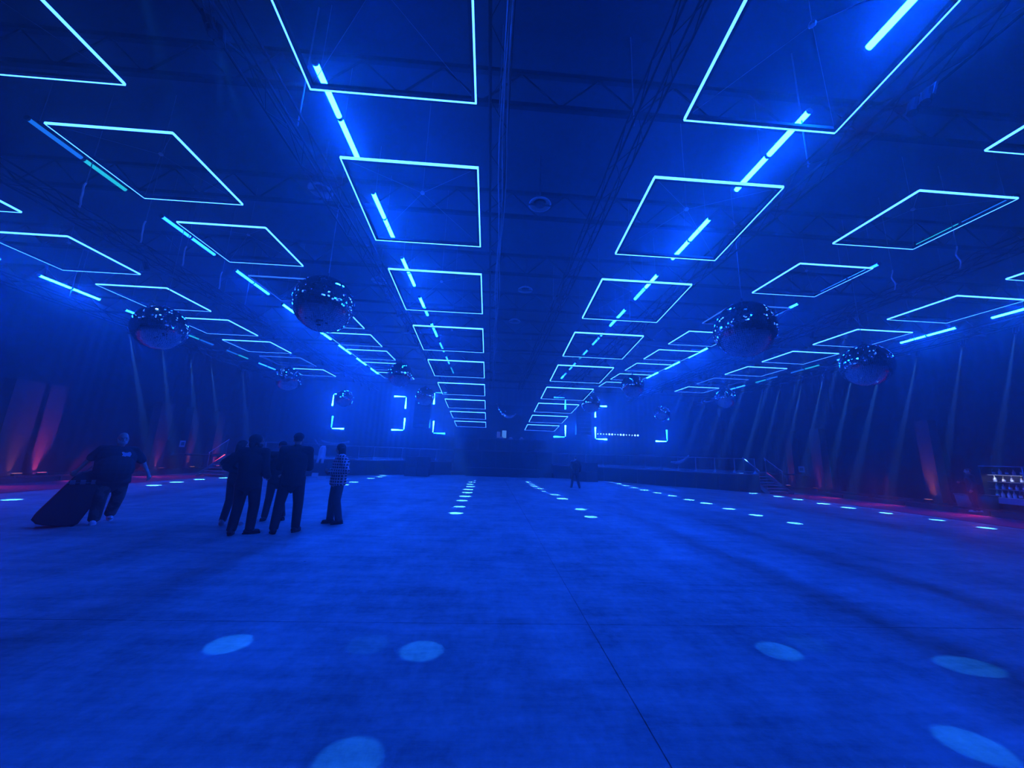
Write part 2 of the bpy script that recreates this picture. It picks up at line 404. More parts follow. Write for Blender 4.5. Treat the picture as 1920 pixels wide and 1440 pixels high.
# ------------------------------------------------------------------ pixel tubes in pairs
PT = .555*U; TL = .905
TUBE = {m: MB().tube((0, 0, 0), (0, TL, 0), .047, 12).mesh('diffuser', MT[m], True) for m in ('bright', 'mid', 'cyan', 'teal', 'azure')}
TUBE['off'] = MB().tube((0, 0, 0), (0, TL, 0), .047, 12).mesh('diffuser', MT['off_led'], True)
CAP = MB().tube((0, 0, 0), (0, .03, 0), .052, 12).mesh('end_cap', MT['black'])
def shell(side):  # housing half-shell, added to keep tube light off the ceiling and outer side
    a0 = math.atan2(.75, side*.66) if side else PI/2
    vs = []; n = 8; sp = math.radians(84)
    for y in (0, TL):
        for rr in (.056, .052):
            for k in range(n+1):
                a = a0-sp+2*sp*k/n; vs.append((rr*math.cos(a), y, rr*math.sin(a)))
    q = n+1; fs = []
    for k in range(n):
        fs += [(k, k+1, 2*q+k+1, 2*q+k), (q+k+1, q+k, 3*q+k, 3*q+k+1), (k+1, k, q+k, q+k+1), (2*q+k, 2*q+k+1, 3*q+k+1, 3*q+k)]
    fs += [(0, 2*q, 3*q, q), (n, q+n, 3*q+n, 2*q+n)]
    return MB().add(vs, fs).mesh('housing', MT['black'])
SHELL = {sd: shell(sd) for sd in (-1, 0, 1)}
CLMP = MB().box((0, 0, .06), (.03, .04, .09)).mesh('clamp', MT['black'])
def led_tube(r, x, y, z, m, label):
    t = thing('led_tube', label, 'light', (x, y, z), group='overhead light tubes')
    link('diffuser', TUBE[m], t); link('end_cap', CAP, t, (0, -.03, 0)); link('end_cap', CAP, t, (0, TL, 0))
    link('housing', SHELL[{'B': -1, 'C': 1}.get(r, 0)], t)
    for q in (.15, TL-.15): link('clamp', CLMP, t, (0, q, 0))
    mb = MB()
    obj('hanger', MB().tube((0, .15, .1), (0, .15, ZC-.004-z), .006, 4), 'cable', t)
ZT, ZE = 1.166*U, 1.037*U
b, m_, c, te, az, of = 'bright', 'mid', 'cyan', 'teal', 'azure', 'off'
ROWS = {
 'B': (-.507, ZT, .79, [(b, b), (b, b), (b, b), (b, m_), (m_, m_), (c, c), (c, c), (te, te)]),
 'C': (.872, ZT, .325, [(b, b), (b, b), (b, b), (b, m_), (m_, m_), (c, c), (c, te), (c, c), (c, m_)]),
 'A': (-1.515, ZT, 1.04, [(az, te), (c, c), (m_, m_), (b, b), (b, b), (b, b), (b, b), (b, b)]),
 'D': (1.89, ZT, 1.04, [(az, te), (c, c), (m_, m_), (b, b), (b, b), (b, b), (b, b), (b, b)]),
 'E': (-2.84, ZE, 1.68, [(b, b), (b, b), (m_, m_), (te, az), (az, te), (c, c)]),
 'F': (3.26, ZE, 1.68, [(b, b), (b, b), (m_, c), (te, az), (az, te), (c, c)])}
COLN = dict(bright='brilliant white-blue', mid='bright pale blue', cyan='cyan', teal='dim teal', azure='dim blue', off='unlit')
for r, (v, Z, s0, ms) in ROWS.items():
    for k, pr in enumerate(ms):
        y = s0*Z+PT*k
        for h in (0, 1):
            led_tube(r, v*Z, y+h*(TL+.06)+.03, Z+CH, pr[h], '%s light tube, %s half, %s pair, %s' % (COLN[pr[h]], ('near', 'far')[h], ORD[k], RN[r].replace('row', 'tube line')))

# ------------------------------------------------------------------ corner light brackets round the back screens
def hbar(L, r, m): return MB().tube((0, 0, 0), (L, 0, 0), r, 10).mesh('light_tube', MT[m], True)
YBk = 28.4
def corner(px, py, sx, sz, label, mh='corner', mv='corner', L=.93):
    p = aty(px, py, YBk)
    t = thing('corner_light', label, 'light', p, group='corner lights framing the back rectangles')
    a = link('light_tube', bpy.data.meshes['ltc_'+mh], t, (sx*.07, 0, 0), (0, 0, 0 if sx > 0 else PI))
    v_ = link('light_tube', bpy.data.meshes['ltc_'+mv], t, (0, 0, sz*.07), (0, -PI/2 if sz > 0 else PI/2, 0))
    obj('corner_joint', MB().box((0, 0, 0), (.09, .07, .09)), 'black', t)
    top = ZC-.004-p.z
    obj('hanger', MB().tube((sx*.5, 0.05, .0), (sx*.5, .05, top), .008, 4), 'cable', t)
for m in ('corner', 'mid', 'cyan'):
    me = MB().tube((0, 0, 0), (.86, 0, 0), .018, 10, r2=.058).mesh('ltc_'+m, MT[m], True); me.name = 'ltc_'+m
corner(626, 738.5, 1, -1, 'upper left corner light of the left back rectangle')
corner(621, 803, 1, 1, 'lower left corner light of the left back rectangle', mv='mid')
corner(762, 744, -1, -1, 'upper right corner light of the left back rectangle')
corner(757, 806.5, -1, 1, 'lower right corner light of the left back rectangle')
corner(815, 736, 1, -1, 'upper left corner light of the middle back rectangle', mh='cyan')
corner(811.5, 812, 1, 1, 'lower left corner light of the middle back rectangle', mh='mid')
corner(1060, 746, -1, -1, 'upper right corner light of the middle back rectangle', mh='cyan', mv='mid')
corner(1060, 819.5, -1, 1, 'lower right corner light of the middle back rectangle', mh='mid')
corner(1116, 761, 1, -1, 'upper left corner light of the right back rectangle')
corner(1116.5, 823, 1, 1, 'lower left corner light of the right back rectangle')
corner(1252, 766, -1, -1, 'upper right corner light of the right back rectangle behind a mirror ball', mh='cyan', mv='cyan')
corner(1251, 828, -1, 1, 'lower right corner light of the right back rectangle', mv='mid')
p0, p1 = aty(1121, 813.5, 28.7), aty(1196, 816.5, 28.7)
t = thing('lamp_bar', 'bar of small white dot lamps low in the right back rectangle', 'light', p0)
obj('bar', MB().tube((-.1, .06, 0), (p1-p0)+Vector((.1, .06, 0)), .025, 6), 'black', t)
for k in range(15):
    r_ = .075 if k in (4, 5, 8, 9, 13, 14) else .045
    obj('bulb', MB().lathe([(.0001, -r_), (r_*.7, -r_*.7), (r_, 0), (r_*.7, r_*.7), (.0001, r_)], 8, (p1-p0)*(k/14.)), 'dot_led', t)
for x in (-.05, (p1-p0).x+.05): obj('hanger', MB().tube((x, .06, 0), (x, .06, ZC-.004-p0.z), .006, 4), 'cable', t)
# dark screens behind the corner lights
MT['screengrey'] = mat('screen_grey', (.16, .16, .18), .6, spec=.2); MT['screenoff'] = mat('screen_unlit', (.05, .05, .06), .35, spec=.3)
for xa, xb, za, zb in ((-4.4, 5.8, 3.1, 6.2),):
    t = thing('led_screen', 'unlit dark wide screen hung behind the DJ table', 'screen', ((xa+xb)/2, 33, (za+zb)/2))
    nx = round((xb-xa)/1.0); nz = 3
    for i in range(nx):
        for j in range(nz):
            w, h = (xb-xa)/nx, (zb-za)/nz
            obj('screen_panel', MB().box(((i+.5)*w-(xb-xa)/2, 0, (j+.5)*h-(zb-za)/2), (w-.012, .07, h-.012)), 'screenoff', t)
    for s in (-1, 1): obj('hanger', MB().tube((s*(xb-xa)*.4, 0, (zb-za)/2), (s*(xb-xa)*.4, 0, ZC-.004-(za+zb)/2), .01, 4), 'cable', t)

# hung line arrays and subwoofers
for px, w, z0_, z1_, lb in ((791.5, 1.2, 3.45, 5.5, 'left'), (1093, 1.15, 3.35, 5.6, 'right')):
    p = aty(px, 790, 27.4); n = 8; h = (z1_-z0_)/n
    t = thing('line_array', 'hanging black line array loudspeaker, %s of the centre stage' % lb, 'speaker', (p.x, 27.4, z0_))
    for k in range(n):
        obj('cabinet', MB().box((0, -.02*(n-k)*.5, h*(k+.5)), (w, .5, h-.015)), 'black', t)
    obj('fly_frame', MB().box((0, 0, n*h+.04), (w*.8, .6, .06)), 'black', t)
    for s in (-1, 1): obj('chain', MB().tube((s*.3, 0, n*h+.07), (0, 0, ZC-.02-z0_), .012, 5), 'cable', t)
sub_mesh = None
for px, lb in ((783, 'left'), (1096, 'right')):
    p = aty(px, 880, 26.2)
    for i in (0, 1):
        for j in (0, 1):
            t = thing('subwoofer', 'black subwoofer box, %s %s one of the %s stack before the stage' % (('lower', 'upper')[j], ('left', 'right')[i], lb), 'speaker', (p.x+(i-.5)*.83, 26.2 if lb == 'left' else 26.0, j*.665), group='subwoofer stacks')
            obj('cabinet', MB().box((0, 0, .33), (.8, .7, .64)), 'black', t)
            obj('grille', MB().box((0, -.36, .33), (.74, .02, .56)), 'deck', t)
            for s in (-1, 1): obj('handle', MB().box((s*.408, 0, .4), (.018, .2, .08)), 'rubber', t)

# ------------------------------------------------------------------ mirror balls
def ball_mesh():
    rng = random.Random(3); mb = MB(); st = .068; nr = round(PI/st)
    for i in range(nr):
        th = PI*(i+.5)/nr; nc = max(3, round(2*PI*math.sin(th)/st))
        for j in range(nc):
            ph = 2*PI*(j+rng.random()*.15)/nc
            n = Vector((math.sin(th)*math.cos(ph), math.sin(th)*math.sin(ph), math.cos(th)))
            e = Vector((-math.sin(ph), math.cos(ph), 0)); g = n.cross(e)
            jt = (n+e*rng.uniform(-.03, .03)+g*rng.uniform(-.03, .03)).normalized()
            e2 = (e-jt*e.dot(jt)).normalized(); g2 = jt.cross(e2); s = st*.46
            if nc <= 3: s *= .7
            top = [n*1.0+(a*e2+b_*g2)*s for a, b_ in ((-1, -1), (1, -1), (1, 1), (-1, 1))]
            bot = [v*.985 for v in top]
            mb.add(top+bot, [(0, 1, 2, 3), (0, 4, 5, 1), (1, 5, 6, 2), (2, 6, 7, 3), (3, 7, 4, 0)])
    return mb.mesh('mirror_tiles', MT['mirror'])
BM = ball_mesh()
CORE = MB().lathe([(.0001, -.975)]+[(.975*math.sin(PI*k/20), -.975*math.cos(PI*k/20)) for k in range(1, 20)]+[(.0001, .975)], 32).mesh('core', MT['core'], True)
HUB = MB().lathe([(.16, .97), (.16, 1.03), (.10, 1.06), (.03, 1.08), (.03, 1.2)], 14).mesh('hub', MT['black'])
BALLS = [((608, 571), 53, .66, 'big mirror ball above the standing group, near left'), ((1396, 618), 52, .66, 'big mirror ball near right, in front of the second right row'),
 ((301, 615), 41, .59, 'mirror ball near the far left frames'), ((1624, 685), 39, .59, 'mirror ball below the outermost right light tubes'),
 ((541, 711), 22, .5, 'small mirror ball at the far end of the outermost left row'), ((750, 703), 22.5, .5, 'small mirror ball at the far end of the second row from the left'),
 ((1186, 724), 21, .5, 'small mirror ball at the far end of the second row from the right'), ((646, 747), 16, .5, 'tiny mirror ball in front of the left back rectangle'),
 ((797, 743), 17.5, .5, 'tiny mirror ball in front of the left hanging line array'), ((1108, 757), 17.5, .5, 'tiny mirror ball in front of the right hanging line array'),
 ((1241, 775), 14.5, .5, 'tiny mirror ball at the upper right of the right back rectangle'), ((1361, 747), 18.5, .5, 'small mirror ball at the far end of the outermost right row')]
for i, ((px, py), rp, R, lb) in enumerate(BALLS):
    p = ray(px, py)*(R/rp)+Vector((0, 0, CH))
    t = thing('mirror_ball', lb, 'mirror ball', p, group='mirror balls'); t.scale = (R, R, R)
    t.rotation_euler = (0, 0, i*.37)
    link('core', CORE, t); tag(link('mirror_tiles', BM, t), kind='stuff'); link('hub', HUB, t)
    obj('cable', MB().tube((0, 0, 1.2), (0, 0, (ZC-.006-p.z)/R), .012, 5), 'cable', t)

# ------------------------------------------------------------------ pin spots: narrow beams down to the floor
HOU = MB().tube((0, 0, .02), (0, 0, .24), .055, 12).mesh('housing', MT['truss'])
LEN = MB().tube((0, 0, .012), (0, 0, .018), .045, 12).mesh('lens', MT['black'])
YOK = MB().box((-.075, 0, .17), (.012, .03, .2)).box((.075, 0, .17), (.012, .03, .2)).box((0, 0, .275), (.16, .03, .012)).mesh('yoke', MT['black'])
def pin(r, px, py, k, label, rad=.165):
    F = onfloor(px, py); far = F.y > 5; k *= (14 if F.y > 12 else 10) if far else .62; rad = (.22 if F.y > 14 else .18) if far else rad; tx, tz = TRX[r]; P = Vector((tx, F.y, 6.1))
    d = P-F; L = d.length; q = d.to_track_quat('Z', 'Y')
    t = thing('pin_spot', label, 'light', P); t.rotation_mode = 'QUATERNION'; t.rotation_quaternion = q; t['group'] = 'pin spots on the overhead trusses'
    link('housing', HOU, t); link('yoke', YOK, t); link('lens', LEN, t)
    ld = bpy.data.lights.new('beam', 'SPOT'); ld.energy = PIN_W*k*(L/6)**2; ld.color = (.05, .30, 1) if far else (.012, .22, 1); ld.spot_size = 2*math.atan(rad/L); ld.spot_blend = .12; ld.shadow_soft_size = .02
    lo = bpy.data.objects.new('beam', ld); COL.objects.link(lo); lo.parent = t
PINS = {
 'B': [(429, 1207, 1), (653, 1425, .8), (790, 1220, 1), (690, 1208, .22), (855, 962, 1), (862, 950, .9), (866, 938.5, .7), (872, 930.5, .8), (876, 923.5, 1), (877, 917.7, 1), (882, 912.4, 1), (882, 908, 1), (884, 904, 1), (886, 900.7, .8)],
 'C': [(1460, 1220, .9), (1515, 1205, .22), (1825, 1397, .8), (1107, 969, .7), (1089, 955, 1), (1054, 935, .9), (1041, 927.5, .7), (1025, 921.5, 1), (1011, 916, 1), (1002, 911.6, 1), (997, 907.7, 1), (990, 904, 1)],
 'D': [(1818, 1249, 1), (1490, 981, .9), (1418, 966, 1), (1367, 954, 1), (1324, 943.6, 1), (1292, 937, 1), (1259, 929.5, 1), (1234, 924.3, 1), (1208, 918.8, 1), (1190, 914.4, 1), (1173, 910.5, 1), (1161, 907, .8), (1147, 904, .7)],
 'F': [(1850, 990, 1.2), (1757, 975, 1.3), (1661, 962, 1.3), (1591, 952, 1.3), (1544, 944.5, 1.3), (1496, 936.5, 1.4), (1460, 931, 1.4), (1412, 925, 1.4), (1382, 920.5, 1.3)],
 'A': [(392, 965, .35), (589, 920, .9), (645, 909, 1), (663, 904, 1), (680, 900, 1), (695, 897, 1), (712, 894, 1), (718, 891.5, .8), (727, 889, .6)],
 'E': [(22, 937, .8), (289, 910, 1.2), (331, 904, 1.3), (374, 899, 1.3), (421, 896, 1.3), (470, 890.5, 1.2)]}
for r, L in PINS.items():
    for i, (px, py, k) in enumerate(sorted(L, key=lambda q: -q[1])):
        pin(r, px, py, k, '%s pin spot along the %s overhead truss' % (ORD[i], TRL[r]))

#@@MORE@@
# ------------------------------------------------------------------ side walls: up-lit pilasters, signs
def uplit(X, px, pyb, w, h, col, power, label, lamp=True):
    d = ray(px, pyb); t0 = X/d.x; Y = d.y*t0
    t = thing('pilaster', label, 'column', (X, Y, .009))
    obj('shaft', MB().box((0, 0, h/2+.06), (.5, w, h-.12)), 'drape2', t)
    obj('base', MB().box((0, 0, .06), (.58, w+.08, .12)), 'black', t)
    s = -1 if X > 0 else 1
    L = thing('uplight', 'small uplight at the '+label.replace(' on the', ','), 'light', (X+s*.62, Y, .012)); L.rotation_euler = (0, 0, 0)
    obj('body', MB().box((0, 0, .06), (.16, .30, .10)), 'black', L)
    obj('lens', MB().box((0, 0, .117), (.12, .26, .012)), col_mats[col][0], L)
    ld = bpy.data.lights.new('up_beam', 'AREA'); ld.shape = 'RECTANGLE'; ld.size = .1; ld.size_y = w*.8; ld.spread = math.radians(40)
    ld.energy = power*.32; ld.color = col_mats[col][1]
    lo = bpy.data.objects.new('up_beam', ld); COL.objects.link(lo); lo.parent = L; lo.location = (0, 0, .13)
    q = Vector((s*.30, 0, -1)).to_track_quat('Z', 'Y'); lo.rotation_mode = 'QUATERNION'; lo.rotation_quaternion = Vector((s*.30, 0, -1)).to_track_quat('Z', 'Y')
MT['drape2'] = mat('pilaster_paint', (.09, .07, .07), .95, spec=.1)
col_mats = {'red': (emat('lens_red', (1.6, .25, .6)), (1, .10, .38)), 'orange': (emat('lens_orange', (.9, .35, .35)), (1, .26, .16)), 'dim': (emat('lens_dim', (.35, .10, .2)), (1, .15, .4))}
uplit(XL+.75, 52, 884, .95, 4.2, 'red', 26, 'red lit pilaster nearest on the left wall')
uplit(XL+.75, 4, 884, 1.3, 4.2, 'orange', 9, 'orange lit pilaster at the left edge of the view')
uplit(XL+.75, 283, 873, .9, 4.2, 'dim', 7, 'dim red pilaster on the left wall behind the bald man')
uplit(XL+.75, 343, 873, .7, 4.2, 'orange', 6, 'orange lit pilaster on the left wall beside the stairs')
uplit(XL+.75, 394, 868, .8, 4.2, 'red', 9, 'red lit pilaster on the left wall above the stairs')
uplit(XR-.75, 1763, 943, .62, 4.2, 'orange', 14, 'orange lit pilaster nearest on the right wall')
uplit(XR-.75, 1545, 915, .8, 4.2, 'dim', 6, 'dim red pilaster on the right wall')
uplit(XR-.75, 1492, 905, .6, 4.2, 'orange', 5, 'faint orange pilaster on the right wall above the stairs')

# made-up red wash battens, added to light the carpet runners from their wall side
def batten(X, y0, y1, aim, k, label):
    t = thing('led_batten', label, 'light', (X, (y0+y1)/2, .009))
    L = y1-y0; n = 6
    for i in range(n):
        y = -L/2+L*(i+.5)/n
        obj('batten_body', MB().box((0, y, .20), (.10, L/n-.1, .06)), 'black', t)
        obj('stand', MB().box((0, y, .09), (.05, .05, .18)).box((0, y, .006), (.2, .16, .012)), 'black', t)
        ld = bpy.data.lights.new('wash', 'AREA'); ld.shape = 'RECTANGLE'; ld.size = .05; ld.size_y = L/n-.2; ld.energy = k; ld.color = (1, .10, .34); ld.spread = math.radians(100)
        lo = bpy.data.objects.new('wash', ld); COL.objects.link(lo); lo.parent = t; lo.location = (aim*.06, y, .2)
        lo.rotation_mode = 'QUATERNION'; lo.rotation_quaternion = Vector((-aim, 0, .55)).to_track_quat('Z', 'Y')
batten(-17.4, 3, 20.5, 1, 8, 'low black LED batten along the outer edge of the left red carpet')
batten(18.65, 3, 20.0, -1, 8, 'low black LED batten along the outer edge of the right red carpet')

# posters / signs
def sign(px, py, X, w, h, label, col):
    p = atx(px, py, X)
    t = thing('wall_sign', label, 'sign', p)
    obj('board', MB().box((0, 0, 0), (.03, w, h)), col, t)
    obj('print', MB().box((-.02*(1 if X > 0 else -1), 0, .0), (.006, w*.6, h*.5)), 'black', t)
    obj('pole', MB().tube((0, 0, -h/2), (0, 0, -p.z+.02), .02, 6).lathe([(.2, 0), (.19, .02), (.03, .03)], 12, (0, 0, -p.z+.01)), 'black', t)
MT['paper'] = mat('paper', (.75, .7, .75), .7); MT['paper_dim'] = mat('paper_dim', (.4, .45, .5), .7)
sign(342, 832, XL+1.5, .42, .42, 'small square pale sign on a pole left of the red stairs', 'paper')
sign(1503, 880, XR-1.6, .5, .42, 'small square pale sign on a pole right of the stairs', 'paper_dim')

# ------------------------------------------------------------------ drinks cooler with bottles, bins
p = atx(1885, 960, 22.4); CY_ = p.y
t = thing('drinks_cooler', 'tall open drinks shelf with pale blue side panel at the right edge', 'shelf', (22.5, CY_-.3, .009)); t.rotation_euler = (0, 0, -PI/2)
MT['panel_blue'] = mat('pale_panel', (.30, .36, .5), .6)
# local x runs along world -y (right side of the unit is nearer to the camera), local -y faces into the hall
cw, chh = 1.3, 1.85
obj('back_panel', MB().box((0, .34, .92), (cw, .03, 1.84)), 'black', t)
obj('side_panel', MB().box((cw/2+.02, 0, .92), (.04, .72, 1.84)), 'panel_blue', t)
obj('side_panel', MB().box((-cw/2-.02, 0, .92), (.04, .72, 1.84)), 'black', t)
obj('top_panel', MB().box((0, 0, 1.86), (cw+.08, .74, .03)), 'panel_blue', t)
obj('counter', MB().box((0, -.02, .50), (cw, .70, .05)), 'panel_blue', t)
obj('counter_front', MB().box((0, -.35, .38), (cw, .03, .20)), 'panel_blue', t)
for z in (.86, 1.18, 1.50): obj('shelf_board', MB().box((0, .08, z), (cw-.02, .48, .02)), 'steel', t)
for k in range(5): obj('vent_slot', MB().box((cw/2+.045, 0, .3+.3*k), (.012, .4, .16)), 'black', t)
obj('lamp_strip', MB().box((0, -.13, 1.478), (cw*.9, .02, .012)), emat('cooler_lamp', (.5, .6, .9)), t)
ld = bpy.data.lights.new('shelf_light', 'AREA'); ld.shape = 'RECTANGLE'; ld.size = cw*.8; ld.size_y = .05; ld.energy = 4; ld.color = (.8, .9, 1)
lo = bpy.data.objects.new('shelf_light', ld); COL.objects.link(lo); lo.parent = t; lo.location = (0, -.22, 1.46); lo.rotation_euler = (math.radians(18), 0, 0)
MT['bottle_clear'] = mat('bottle_pale', (.75, .8, .75), .15, spec=.9); MT['bottle_green'] = mat('bottle_green', (.35, .6, .2), .15, spec=.9); MT['bottle_dark'] = mat('bottle_dark', (.10, .08, .09), .15, spec=.9); MT['label'] = mat('label_paper', (.8, .8, .85), .7)
def bmesh_(m): return MB().lathe([(.045, 0), (.05, .01), (.05, .16), (.02, .21), (.017, .27)], 12).mesh('glass', MT[m], True)
BOT = {k: bmesh_(k) for k in ('bottle_clear', 'bottle_green', 'bottle_dark')}
CAPM = MB().tube((0, 0, .27), (0, 0, .285), .02, 8).mesh('cap', MT['alu']); LABM = MB().tube((0, 0, .04), (0, 0, .13), .0515, 12, cap=False).mesh('label', MT['label'])
SHN = {.53: 'counter', .87: 'lowest shelf', 1.19: 'middle shelf', 1.51: 'top shelf'}
cnt = 0; rb = random.Random(4)
for z, ks in ((.53, ['bottle_green', 'bottle_clear', 'bottle_clear', 'bottle_clear', 'bottle_dark', 'bottle_clear']), (.87, ['bottle_clear', 'bottle_clear', 'bottle_dark', 'bottle_clear', 'bottle_dark']), (1.19, ['bottle_clear', 'bottle_dark', 'bottle_dark', 'bottle_dark']), (1.51, ['bottle_dark', 'bottle_clear', 'bottle_dark', 'bottle_clear', 'bottle_dark'])):
    for i, k in enumerate(ks):
        lx = -cw/2+.16+i*(cw-.3)/(len(ks)-.4)+rb.uniform(-.02, .02); ly = .02
        wp = Vector((22.5+ly*1.0, CY_-.3-lx, z-.004 if z == .53 else z+.001))
        q = thing('bottle', '%s bottle, %s from the left on the %s of the drinks shelf' % ({'bottle_clear': 'pale', 'bottle_green': 'green', 'bottle_dark': 'dark'}[k], ['first', 'second', 'third', 'fourth', 'fifth', 'sixth'][i], SHN[z]), 'bottle', wp, group='bottles in the drinks cooler')
        q.scale = (1, 1, rb.uniform(.8, 1.05)) if z != .53 else (1.1, 1.1, 1.1)
        link('glass', BOT[k], q); link('cap', CAPM, q); link('label', LABM, q)
def bin_(px, py, X, r, h, m, label):
    d = ray(px, py); Y = X/d.x*d.y
    t = thing('waste_bin', label, 'bin', (X, Y, 0.01))
    obj('bin_body', MB().lathe([(r*.8, 0), (r, h), (r*.95, h), (r*.76, .03), (.0001, .03)], 20), m, t, smooth=True)
    obj('rim', MB().lathe([(r, h-.02), (r+.02, h-.02), (r+.02, h+.02), (r-.01, h+.02)], 20), m, t)
MT['bin_grey'] = mat('bin_grey', (.16, .22, .22), .6); MT['bin_dk'] = mat('bin_dark', (.07, .10, .10), .6)
bin_(1816, 962, 20.4, .30, .62, 'bin_grey', 'grey green tapered waste bin right of the orange pilaster')
bin_(1858, 966, 21.2, .30, .62, 'bin_dk', 'darker waste bin between the grey bin and the drinks shelf')

# ------------------------------------------------------------------ small boxes, cloths and swags on the left and right decks
for px, py, w, h, lb in ((590, 894, .34, .20, 'small white carton left of the plaid shirted woman, farther one'), (603, 899, .42, .16, 'small low white carton beside the plaid shirted woman, nearer one')):
    F = onfloor(px, py)
    t = thing('carton', lb, 'box', (F.x, F.y, .002)); t.rotation_euler = (0, 0, .4)
    obj('box_body', MB().box((0, 0, h/2), (w, .25, h)), 'white', t)
    for s in (-1, 1): obj('flap', MB().box((s*w*.25, 0, h+.01), (w*.48, .26, .012)), 'white', t)
def cloth_strip(name, label, cat, pts, width, m, thick=.02):
    mb = MB(); n = len(pts)
    vs = []
    for i, p in enumerate(pts):
        p = Vector(p); a = Vector(pts[max(0, i-1)]); b_ = Vector(pts[min(n-1, i+1)]); d = (b_-a).normalized(); up = Vector((0, 0, 1)); up = (up-d*up.dot(d)).normalized(); nn = d.cross(up)
        wv = width[i] if isinstance(width, (list, tuple)) else width
        for u, v in ((-.5, -1), (.5, -1), (.5, 1), (-.5, 1)): vs.append(p+up*wv*u+nn*thick*v*.5+nn*.03*math.sin(i*2.1+u*3))
    fs = []
    for i in range(n-1):
        for k in range(4): fs.append((4*i+k, 4*i+(k+1) % 4, 4*i+4+(k+1) % 4, 4*i+4+k))
    fs += [(0, 3, 2, 1), (4*n-4, 4*n-3, 4*n-2, 4*n-1)]
    return tag(obj(name, mb.add(vs, fs), m, smooth=True), label, cat)
MT['pale_cloth'] = mat('pale_cloth', (.35, .35, .38), .8)
YD = 23.2
def sag(a, b, s, n=10):
    return [Vector(a)*(1-k/n)+Vector(b)*(k/n)-Vector((0, 0, s*4*(k/n)*(1-k/n))) for k in range(n+1)]
a, b_ = aty(602, 826, YD), aty(655, 828, YD+1.5); cloth_strip('cloth_swag', 'pale cloth swag hanging above the left deck behind the woman in plaid', 'cloth', sag(a, b_, .16), .12, 'pale_cloth')
a, b_ = aty(590, 824, YD), aty(600, 838, YD); cloth_strip('cloth_tail', 'short pale cloth tail left of the swag above the left deck', 'cloth', sag(a, b_, .05), .11, 'pale_cloth')
a, b_ = aty(1258, 866, YD), aty(1292, 854, YD); cloth_strip('cloth_swag', 'curved pale cloth swag over the railing of the right stage wing', 'cloth', sag(a, b_, .22), [.08, .12, .17, .2, .2, .2, .18, .16, .13, .10, .07], 'pale_cloth')
a, b_ = aty(1200, 852, 24.6), aty(1233, 853, 24.2); cloth_strip('cloth_swag', 'thin straight pale cloth edge on the right deck', 'cloth', sag(a, b_, .03), .06, 'pale_cloth')
MT['sheet'] = mat('white_sheet', (.8, .82, .85), .7, bump=.3)
mb = MB(); A0 = aty(604, 838, YD-.6); n = 8
pts = []
c0 = aty(604.5, 852, YD-.6)
for j in range(9):
    z = c0.z+.52-j*.13; ww = [.10, .17, .2, .2, .21, .2, .2, .21, .22][j]
    for i in range(7):
        u = i/6-.5
        if j > 5 and 2 <= i <= 4: pass
        pts.append((c0.x+u*2*ww-(j*.012), c0.y-.05*math.cos(u*9)-.02*math.sin(j), z))
fs = [(j*7+i, (j+1)*7+i, (j+1)*7+i+1, j*7+i+1) for j in range(8) for i in range(6) if not (j > 5 and i in (2, 3))]
o = obj('draped_sheet', mb.add(pts, fs), 'sheet', smooth=True); md = o.modifiers.new('t', 'SOLIDIFY'); md.thickness = .012
tag(o, 'bright white sheet draped over the front of the left stage wing', 'cloth')

# ------------------------------------------------------------------ organic shapes: capsules fused by a voxel remesh
class Org:
    def __init__(s): s.mb = MB()
    def cap(s, a, b, ra, rb, side=None, wide=1.0, n=16, hm=4):
        a, b = Vector(a), Vector(b); d = b-a; L = d.length
        d = d.normalized() if L > 1e-6 else Vector((0, 0, 1))
        e = (Vector(side)-d*Vector(side).dot(d)).normalized() if side is not None else d.orthogonal().normalized()
        g = d.cross(e); rings = []
        for k in range(hm+1):
            t = -PI/2+PI/2*k/hm; rings.append((a+d*ra*math.sin(t)*.999, ra*math.cos(t)))
        for k in range(hm+1):
            t = PI/2*k/hm; rings.append((b+d*rb*math.sin(t)*.999, rb*math.cos(t)))
        vs = []; 
        for c, r in rings:
            r = max(r, .0004)
            vs += [c+e*(math.cos(2*PI*i/n)*r*wide)+g*(math.sin(2*PI*i/n)*r) for i in range(n)]
        fs = [(k*n+i, k*n+(i+1) % n, (k+1)*n+(i+1) % n, (k+1)*n+i) for k in range(len(rings)-1) for i in range(n)]
        fs += [tuple(range(n-1, -1, -1)), tuple((len(rings)-1)*n+i for i in range(n))]
        s.mb.add(vs, fs); return s
    def ell(s, c, r, rot=None):
        vs = []; n, m = 16, 10
        for j in range(m+1):
            t = -PI/2+PI*j/m
            for i in range(n):
                v = Vector((r[0]*math.cos(t)*math.cos(2*PI*i/n), r[1]*math.cos(t)*math.sin(2*PI*i/n), r[2]*math.sin(t)))
                if j in (0, m): v += Vector((1e-4*math.cos(2*PI*i/n), 1e-4*math.sin(2*PI*i/n), 0))
                if rot: v = rot @ v
                vs.append(Vector(c)+v)
        fs = [(j*n+i, j*n+(i+1) % n, (j+1)*n+(i+1) % n, (j+1)*n+i) for j in range(m) for i in range(n)]
        fs += [tuple(range(n-1, -1, -1)), tuple(m*n+i for i in range(n))]
        s.mb.add(vs, fs); return s
    def build(s, name, m, parent, vox=.012, smooth=2, disp=None):
        o = obj(name, s.mb, m, parent)
        r = o.modifiers.new('r', 'REMESH'); r.mode = 'VOXEL'; r.voxel_size = vox; r.use_smooth_shade = True
        if smooth: q = o.modifiers.new('s', 'SMOOTH'); q.iterations = smooth; q.factor = .5
        dg = bpy.context.evaluated_depsgraph_get(); me = bpy.data.meshes.new_from_object(o.evaluated_get(dg))
        o.modifiers.clear(); o.data = me; me.name = name
        if not me.materials: me.materials.append(MT.get(m, m) if isinstance(m, str) else m)
        me.polygons.foreach_set('use_smooth', [True]*len(me.polygons))
        return o
V = Vector
